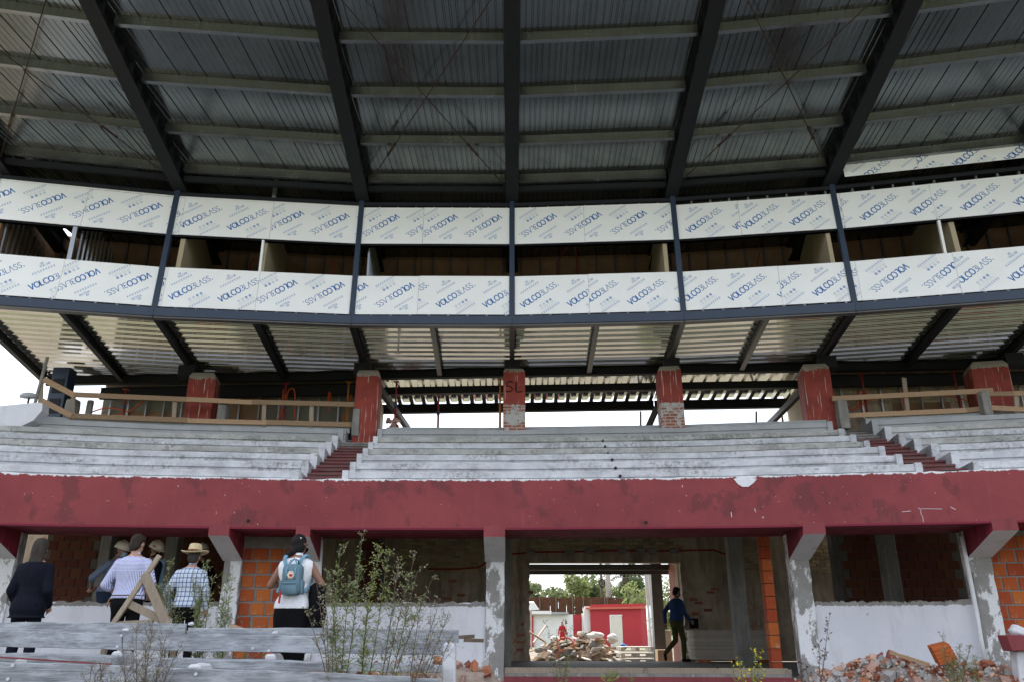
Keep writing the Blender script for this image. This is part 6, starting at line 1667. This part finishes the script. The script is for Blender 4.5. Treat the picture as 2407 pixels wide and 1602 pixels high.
CL_ = [(1800, 1330), (1900, 1250), (2000, 1225), (2120, 1240), (2200, 1290), (2290, 1350)]
LX = [aty('2', x, y, 10.6).x for x, y in CL_]; LZ = [aty('2', x, y, 10.6).z - .06 for x, y in CL_]
hl = mound('rubble_mound', LX, LZ, 10.6, .7, 'crushed rubble filling the small heap beside the bench end')
def pos_l(rnd):
    x = rnd.uniform(LX[0], LX[-1]); v = rnd.uniform(-.9, .3); z = -.16 + max(0, hl(x) + .16) * (1 - v * v); return Vector((x, 10.6 + v * .7, z + rnd.uniform(0, .04)))
rubble(60, pos_l, 'in the small heap beside the bench end', .08, .17, 6)
LX2 = [-4.6, -3.8, -2.8, -1.8, -.9, -.3, .2]; LZ2 = [.05, .28, .22, .26, .33, .30, -.1]
hb = mound('rubble_mound', LX2, LZ2, 9.9, .6, 'crushed rubble lying between the bench and the low wall')
def pos_b(rnd):
    x = rnd.uniform(LX2[0], LX2[-1]); v = rnd.uniform(-.9, .3); return Vector((x, 9.9 + v * .6, -.16 + max(0, hb(x) + .16) * (1 - v * v) + rnd.uniform(0, .04)))
rubble(80, pos_b, 'between the bench and the low wall', .08, .17, 8)
# hollow brick, stick, maroon beam end on the right heap
a_ = [aty('4', x, y, 11.3) for x, y in ((1632, 1105), (1768, 1070), (1842, 1195), (1700, 1245))]
hbk = thing('hollow_brick', a_[3], 'whole orange hollow brick standing on its corner on the heap below the white wall', 'brick')
b = MB(); b.prism(a_, (.05, .22, .03)); b.build('brick_body', 'hollow_brick', hbk, bevel=.006)
for t in (.2, .4, .6, .8):
    b = MB(); p, q = lerp(a_[0], a_[3], t), lerp(a_[1], a_[2], t); b.bar(p + Vector((0, -.004, 0)), q + Vector((0, -.004, 0)), .012, .012); b.build('groove_rib', 'hollow_brick', hbk)
b = MB(); b.bar(aty('4', 1310, 1140, 11.6), aty('4', 1610, 1235, 11.2), .05, .04); o = b.build('wooden_stick', 'timber', None); tag(o, 'weathered wooden stick lying across the heap below the white wall', 'stick')
mb = thing('broken_post', aty('4', 2330, 1300, 11.0), 'maroon painted beam end with a white broken top beside the rubble heap', 'post')
b = MB(); b.prism([aty('4', x, y, 11.0) for x, y in ((2218, 1005), (2520, 1000), (2540, 1120), (2265, 1130))], (0, .22, 0)); b.build('beam_end', 'red_paint', mb, bevel=.008)
b = MB(); b.prism([aty('4', x, y, 11.1) for x, y in ((2300, 1130), (2440, 1130), (2450, 1420), (2330, 1420))], (0, .16, 0)); b.build('stub_post', 'lime_white', mb, bevel=.01)
o = blob('broken_top', aty('4', 2310, 980, 11.1), (.10, .1, .09), 'lime_white', None, None); o.parent = mb; o.location = Vector(o.location) - Vector(mb['_w'])

# ---- weeds
leafmat('weed_leaf', (.15, .20, .06), (.25, .30, .11), .3); leafmat('weed_bright', (.22, .28, .06), (.33, .38, .11), .35); leafmat('weed_dry', (.17, .15, .085), (.30, .27, .17), .25); leafmat('seed_puff', (.27, .26, .17), (.44, .40, .30), .2); leafmat('flower_yellow', (.75, .60, .02), (.85, .7, .04), .2)
simple('weed_stem', (.10, .12, .05), (.08, .09, .04), 8, .8, 0, 0); simple('dry_stem', (.13, .10, .08), (.08, .06, .05), 8, .8, 0, 0)
def weed(label, base, tips, seed, stem='weed_stem', leaf='weed_leaf', puff='seed_puff', branch=22, leafn=70, puffn=9, leafL=.07, spread=.10, bstart=.40, puffr=.006, cat='weed', group='tall weeds among the benches', rad=.006):
    rnd = random.Random(seed); base = Vector(base); root = thing('weed_plant', base, label, cat, group)
    S, Lf, Pf = MB(), MB(), MB()
    def quad(b, p, d, L, wd):
        d = d.normalized(); s_ = d.cross(Vector((rnd.gauss(0, 1), rnd.gauss(0, 1), rnd.gauss(0, 1)))).normalized() * wd
        m_ = p + d * L * .5; b.add([p, m_ + s_, p + d * L, m_ - s_], [(0, 1, 2, 3)])
    def puffs(p, r_):
        for _ in range(2):
            d = Vector((rnd.gauss(0, 1), rnd.gauss(0, 1), rnd.gauss(0, 1))).normalized(); quad(Pf, p - d * r_, d, r_ * 2.2, r_ * .9)
    for tip in tips:
        tip = Vector(tip); b0 = base + Vector((rnd.uniform(-.05, .05), rnd.uniform(-.05, .05), 0)); H_ = (tip - b0).length
        bend = Vector((rnd.uniform(-.05, .05), rnd.uniform(-.05, .05), 0)); pts = []
        for q in range(9):
            t = q / 8; pts.append(lerp(b0, tip, t) + bend * math.sin(t * math.pi) * H_)
        S.tube(pts, [rad * (1 - .75 * q / 8) for q in range(9)], 4)
        def at(t):
            f = t * 8; i = min(7, int(f)); return lerp(pts[i], pts[i + 1], f - i)
        for _ in range(leafn):
            t = rnd.uniform(.12, .9); az = rnd.uniform(0, 6.28); quad(Lf, at(t), Vector((math.cos(az), math.sin(az), rnd.uniform(.2, 1.1))), leafL * rnd.uniform(.6, 1.2) * (1.25 - .7 * t), leafL * .07)
        for _ in range(branch):
            t = rnd.uniform(bstart, .99); p = at(t); az = rnd.uniform(0, 6.28); L = spread * rnd.uniform(.4, 1.1) * (1.25 - t) / .7 + .02; d = Vector((math.cos(az), math.sin(az), rnd.uniform(.8, 1.8))).normalized()
            m_ = p + d * L * .6; e = p + d * L + Vector((0, 0, L * .15)); S.tube([p, m_, e], [rad * .3, rad * .22, rad * .12], 3, cap=False)
            for _ in range(puffn):
                u = rnd.uniform(.35, 1.05); q = lerp(p, e, u); tw = q + Vector((rnd.gauss(0, 1), rnd.gauss(0, 1), rnd.gauss(0, .8))) * L * .18
                S.tube([q, tw], [rad * .12, rad * .08], 3, cap=False)
                if rnd.random() < .58: puffs(tw, puffr * rnd.uniform(.7, 1.4))
                else: quad(Lf, tw, tw - q + Vector((0, 0, .001)), puffr * 5.5, puffr * .75)
    S.build('stem', stem, root, fix=False)
    if Lf.v: tag(Lf.build('leaves', leaf, root, fix=False), kind='stuff')
    if Pf.v: tag(Pf.build('flower_heads', puff, root, fix=False), kind='stuff')
def tp(k, Y, *pts): return [aty(k, x, y, Y + dy) for x, y, dy in pts]
def bs(k, x, y, Y): p = aty(k, x, y, Y); p.z = -.17; return p
YW = 6.55
weed('tall bushy green weed with two pale feathery plumes in front of the white low wall', bs('2', 1010, 1330, YW), tp('2', YW, (1180, 175, .05), (1015, 270, 0), (920, 470, .1), (1090, 520, -.1)), 1, leaf='weed_leaf', branch=32, puffn=8, leafn=80)
weed('tall fresh green weed with a broad plume beside the feathery one', bs('2', 1190, 1330, YW + .1), tp('2', YW + .1, (1330, 270, 0), (1390, 320, .08), (1260, 480, -.05)), 2, leaf='weed_bright', branch=32, puffn=8, leafn=80)
weed('leaning olive weed with branching brown seed heads', bs('2', 1300, 1330, YW - .1), tp('2', YW - .1, (1605, 330, 0), (1470, 380, .1), (1740, 530, -.05), (1620, 470, .1)), 3, stem='dry_stem', leaf='weed_leaf', branch=22, puffn=9, leafn=30, spread=.13)
weed('sparse dry weed with thin dark twigs over the bench end', bs('2', 1500, 1400, YW), tp('2', YW, (1800, 700, 0), (1870, 790, .1), (1640, 760, -.1), (1900, 960, 0), (1760, 900, .1)), 4, stem='dry_stem', leaf='weed_dry', branch=15, leafn=12, puffn=8, spread=.2)
weed('low dry weed arching sideways beside the woman with the jacket', bs('2', 1020, 1360, YW - .2), tp('2', YW - .2, (745, 790, 0), (820, 560, .1), (900, 620, 0)), 5, stem='dry_stem', leaf='weed_dry', branch=15, leafn=12, puffn=8)
weed('reddish dry bush spreading in front of the pale bench plank', bs('1', 1050, 1680, 5.9), tp('1', 5.9, (980, 1190, 0), (1100, 1180, .1), (1200, 1220, 0), (880, 1300, .1), (1280, 1330, 0), (1050, 1250, -.1)), 6, stem='dry_stem', leaf='weed_dry', puff='weed_dry', branch=22, leafn=10, puffn=9, spread=.18, puffr=.004, bstart=.3)
weed('reddish dry bush at the foot of the pale bench plank', bs('1', 720, 1700, 5.9), tp('1', 5.9, (660, 1430, 0), (740, 1440, .1), (800, 1480, 0), (690, 1500, .1)), 7, stem='dry_stem', leaf='weed_dry', puff='weed_dry', branch=16, leafn=8, puffn=8, spread=.15, puffr=.004, bstart=.3)
weed('slim green weed with a narrow plume beside the trestle', bs('1', 1270, 1500, 8.5), tp('1', 8.5, (1228, 700, 0), (1195, 820, .1), (1160, 880, 0)), 8, branch=34, puffn=10, spread=.14, leafn=50)
weed('bushy green weed in front of the man in the straw hat', bs('1', 1440, 1480, 8.3), tp('1', 8.3, (1490, 690, 0), (1385, 780, .1), (1530, 830, 0), (1430, 860, .1), (1400, 900, 0)), 9, branch=24, puffn=8, leafn=90, leafL=.09)
weed('loose green weed against the white column', bs('1', 1610, 1500, 8.7), tp('1', 8.7, (1650, 690, 0), (1600, 800, .1), (1680, 770, 0), (1630, 860, 0)), 10, branch=16, puffn=6, leafn=70, leafL=.09)
weed('low green weed sprouting behind the loose board', bs('2', 260, 1010, 8.6), tp('2', 8.6, (240, 860, 0), (300, 880, 0), (380, 850, .1), (430, 880, 0)), 11, leaf='weed_leaf', branch=8, puffn=4, leafn=50, leafL=.06)
weed('thin dark bare weed in front of the debris heap', bs('3', 740, 1480, 9.0), tp('3', 9.0, (700, 1010, 0), (620, 990, .1), (790, 930, 0), (830, 1010, 0)), 12, stem='dry_stem', leaf='weed_leaf', puff='dry_stem', branch=9, puffn=4, leafn=30, spread=.12, puffr=.008, rad=.004)
weed('leafy weed with small yellow flowers at the end of the threshold', bs('4', 190, 1400, 9.6), tp('4', 9.6, (115, 1145, 0), (245, 1110, .1), (300, 1130, 0), (210, 1220, 0), (60, 1230, 0), (350, 1260, .1)), 13, leaf='weed_bright', puff='flower_yellow', branch=6, puffn=2, leafn=60, leafL=.06, puffr=.011, spread=.1)
weed('single dark thistle stalk in front of the white low wall', bs('4', 750, 1400, 10.2), tp('4', 10.2, (832, 855, 0), (755, 1085, 0)), 14, stem='dry_stem', leaf='dry_stem', puff='dry_stem', branch=6, puffn=2, leafn=26, leafL=.09, puffr=.014, spread=.12, rad=.008)
weed('small dark stalk at the corner of the white low wall', bs('4', 620, 1400, 10.2), tp('4', 10.2, (645, 1230, 0), (590, 1215, 0)), 15, stem='dry_stem', leaf='dry_stem', puff='dry_stem', branch=5, puffn=2, leafn=10, puffr=.012, spread=.08)
weed('greyish green weed growing through the brick heap beside the hollow brick', bs('4', 1790, 1400, 10.4), tp('4', 10.4, (1715, 1000, 0), (1800, 1180, .1), (1850, 1090, 0), (1930, 1100, 0)), 16, leaf='weed_leaf', branch=18, puffn=6, leafn=40, puff='weed_dry')
weed('small green weed near the edge of the brick heap', bs('4', 1960, 1420, 10.4), tp('4', 10.4, (1965, 1160, 0), (1920, 1240, 0)), 17, branch=14, puffn=5, leafn=40, puff='weed_dry')
weed('broad-leaved green sprout on the threshold planks', bs('3', 1190, 1470, 12.6), tp('3', 12.6, (1160, 1385, 0), (1240, 1375, .05), (1215, 1400, 0)), 18, leaf='weed_bright', branch=0, puffn=0, leafn=16, leafL=.14)
weed('low green sprout beside the broad-leaved one on the threshold planks', bs('3', 1380, 1470, 12.6), tp('3', 12.6, (1370, 1405, 0), (1420, 1415, 0)), 19, leaf='weed_leaf', branch=2, puffn=2, leafn=24, leafL=.08)
# short grass and ground litter in front
def ground_cover():
    rnd = random.Random(77); b = MB()
    for _ in range(9000):
        x, y = rnd.uniform(-6, 7), rnd.uniform(5.2, 13); p = Vector((x, y, -.17)); az = rnd.uniform(0, 6.28); L = rnd.uniform(.05, .18); d = Vector((math.cos(az) * .4, math.sin(az) * .4, 1)).normalized() * L; s_ = Vector((-math.sin(az), math.cos(az), 0)) * .006
        b.add([p - s_, p + s_, p + d], [(0, 1, 2)])
    o = b.build('grass', 'weed_leaf', None, fix=False); tag(o, 'short grass growing on the ground before the stand', 'grass', kind='stuff')
ground_cover()
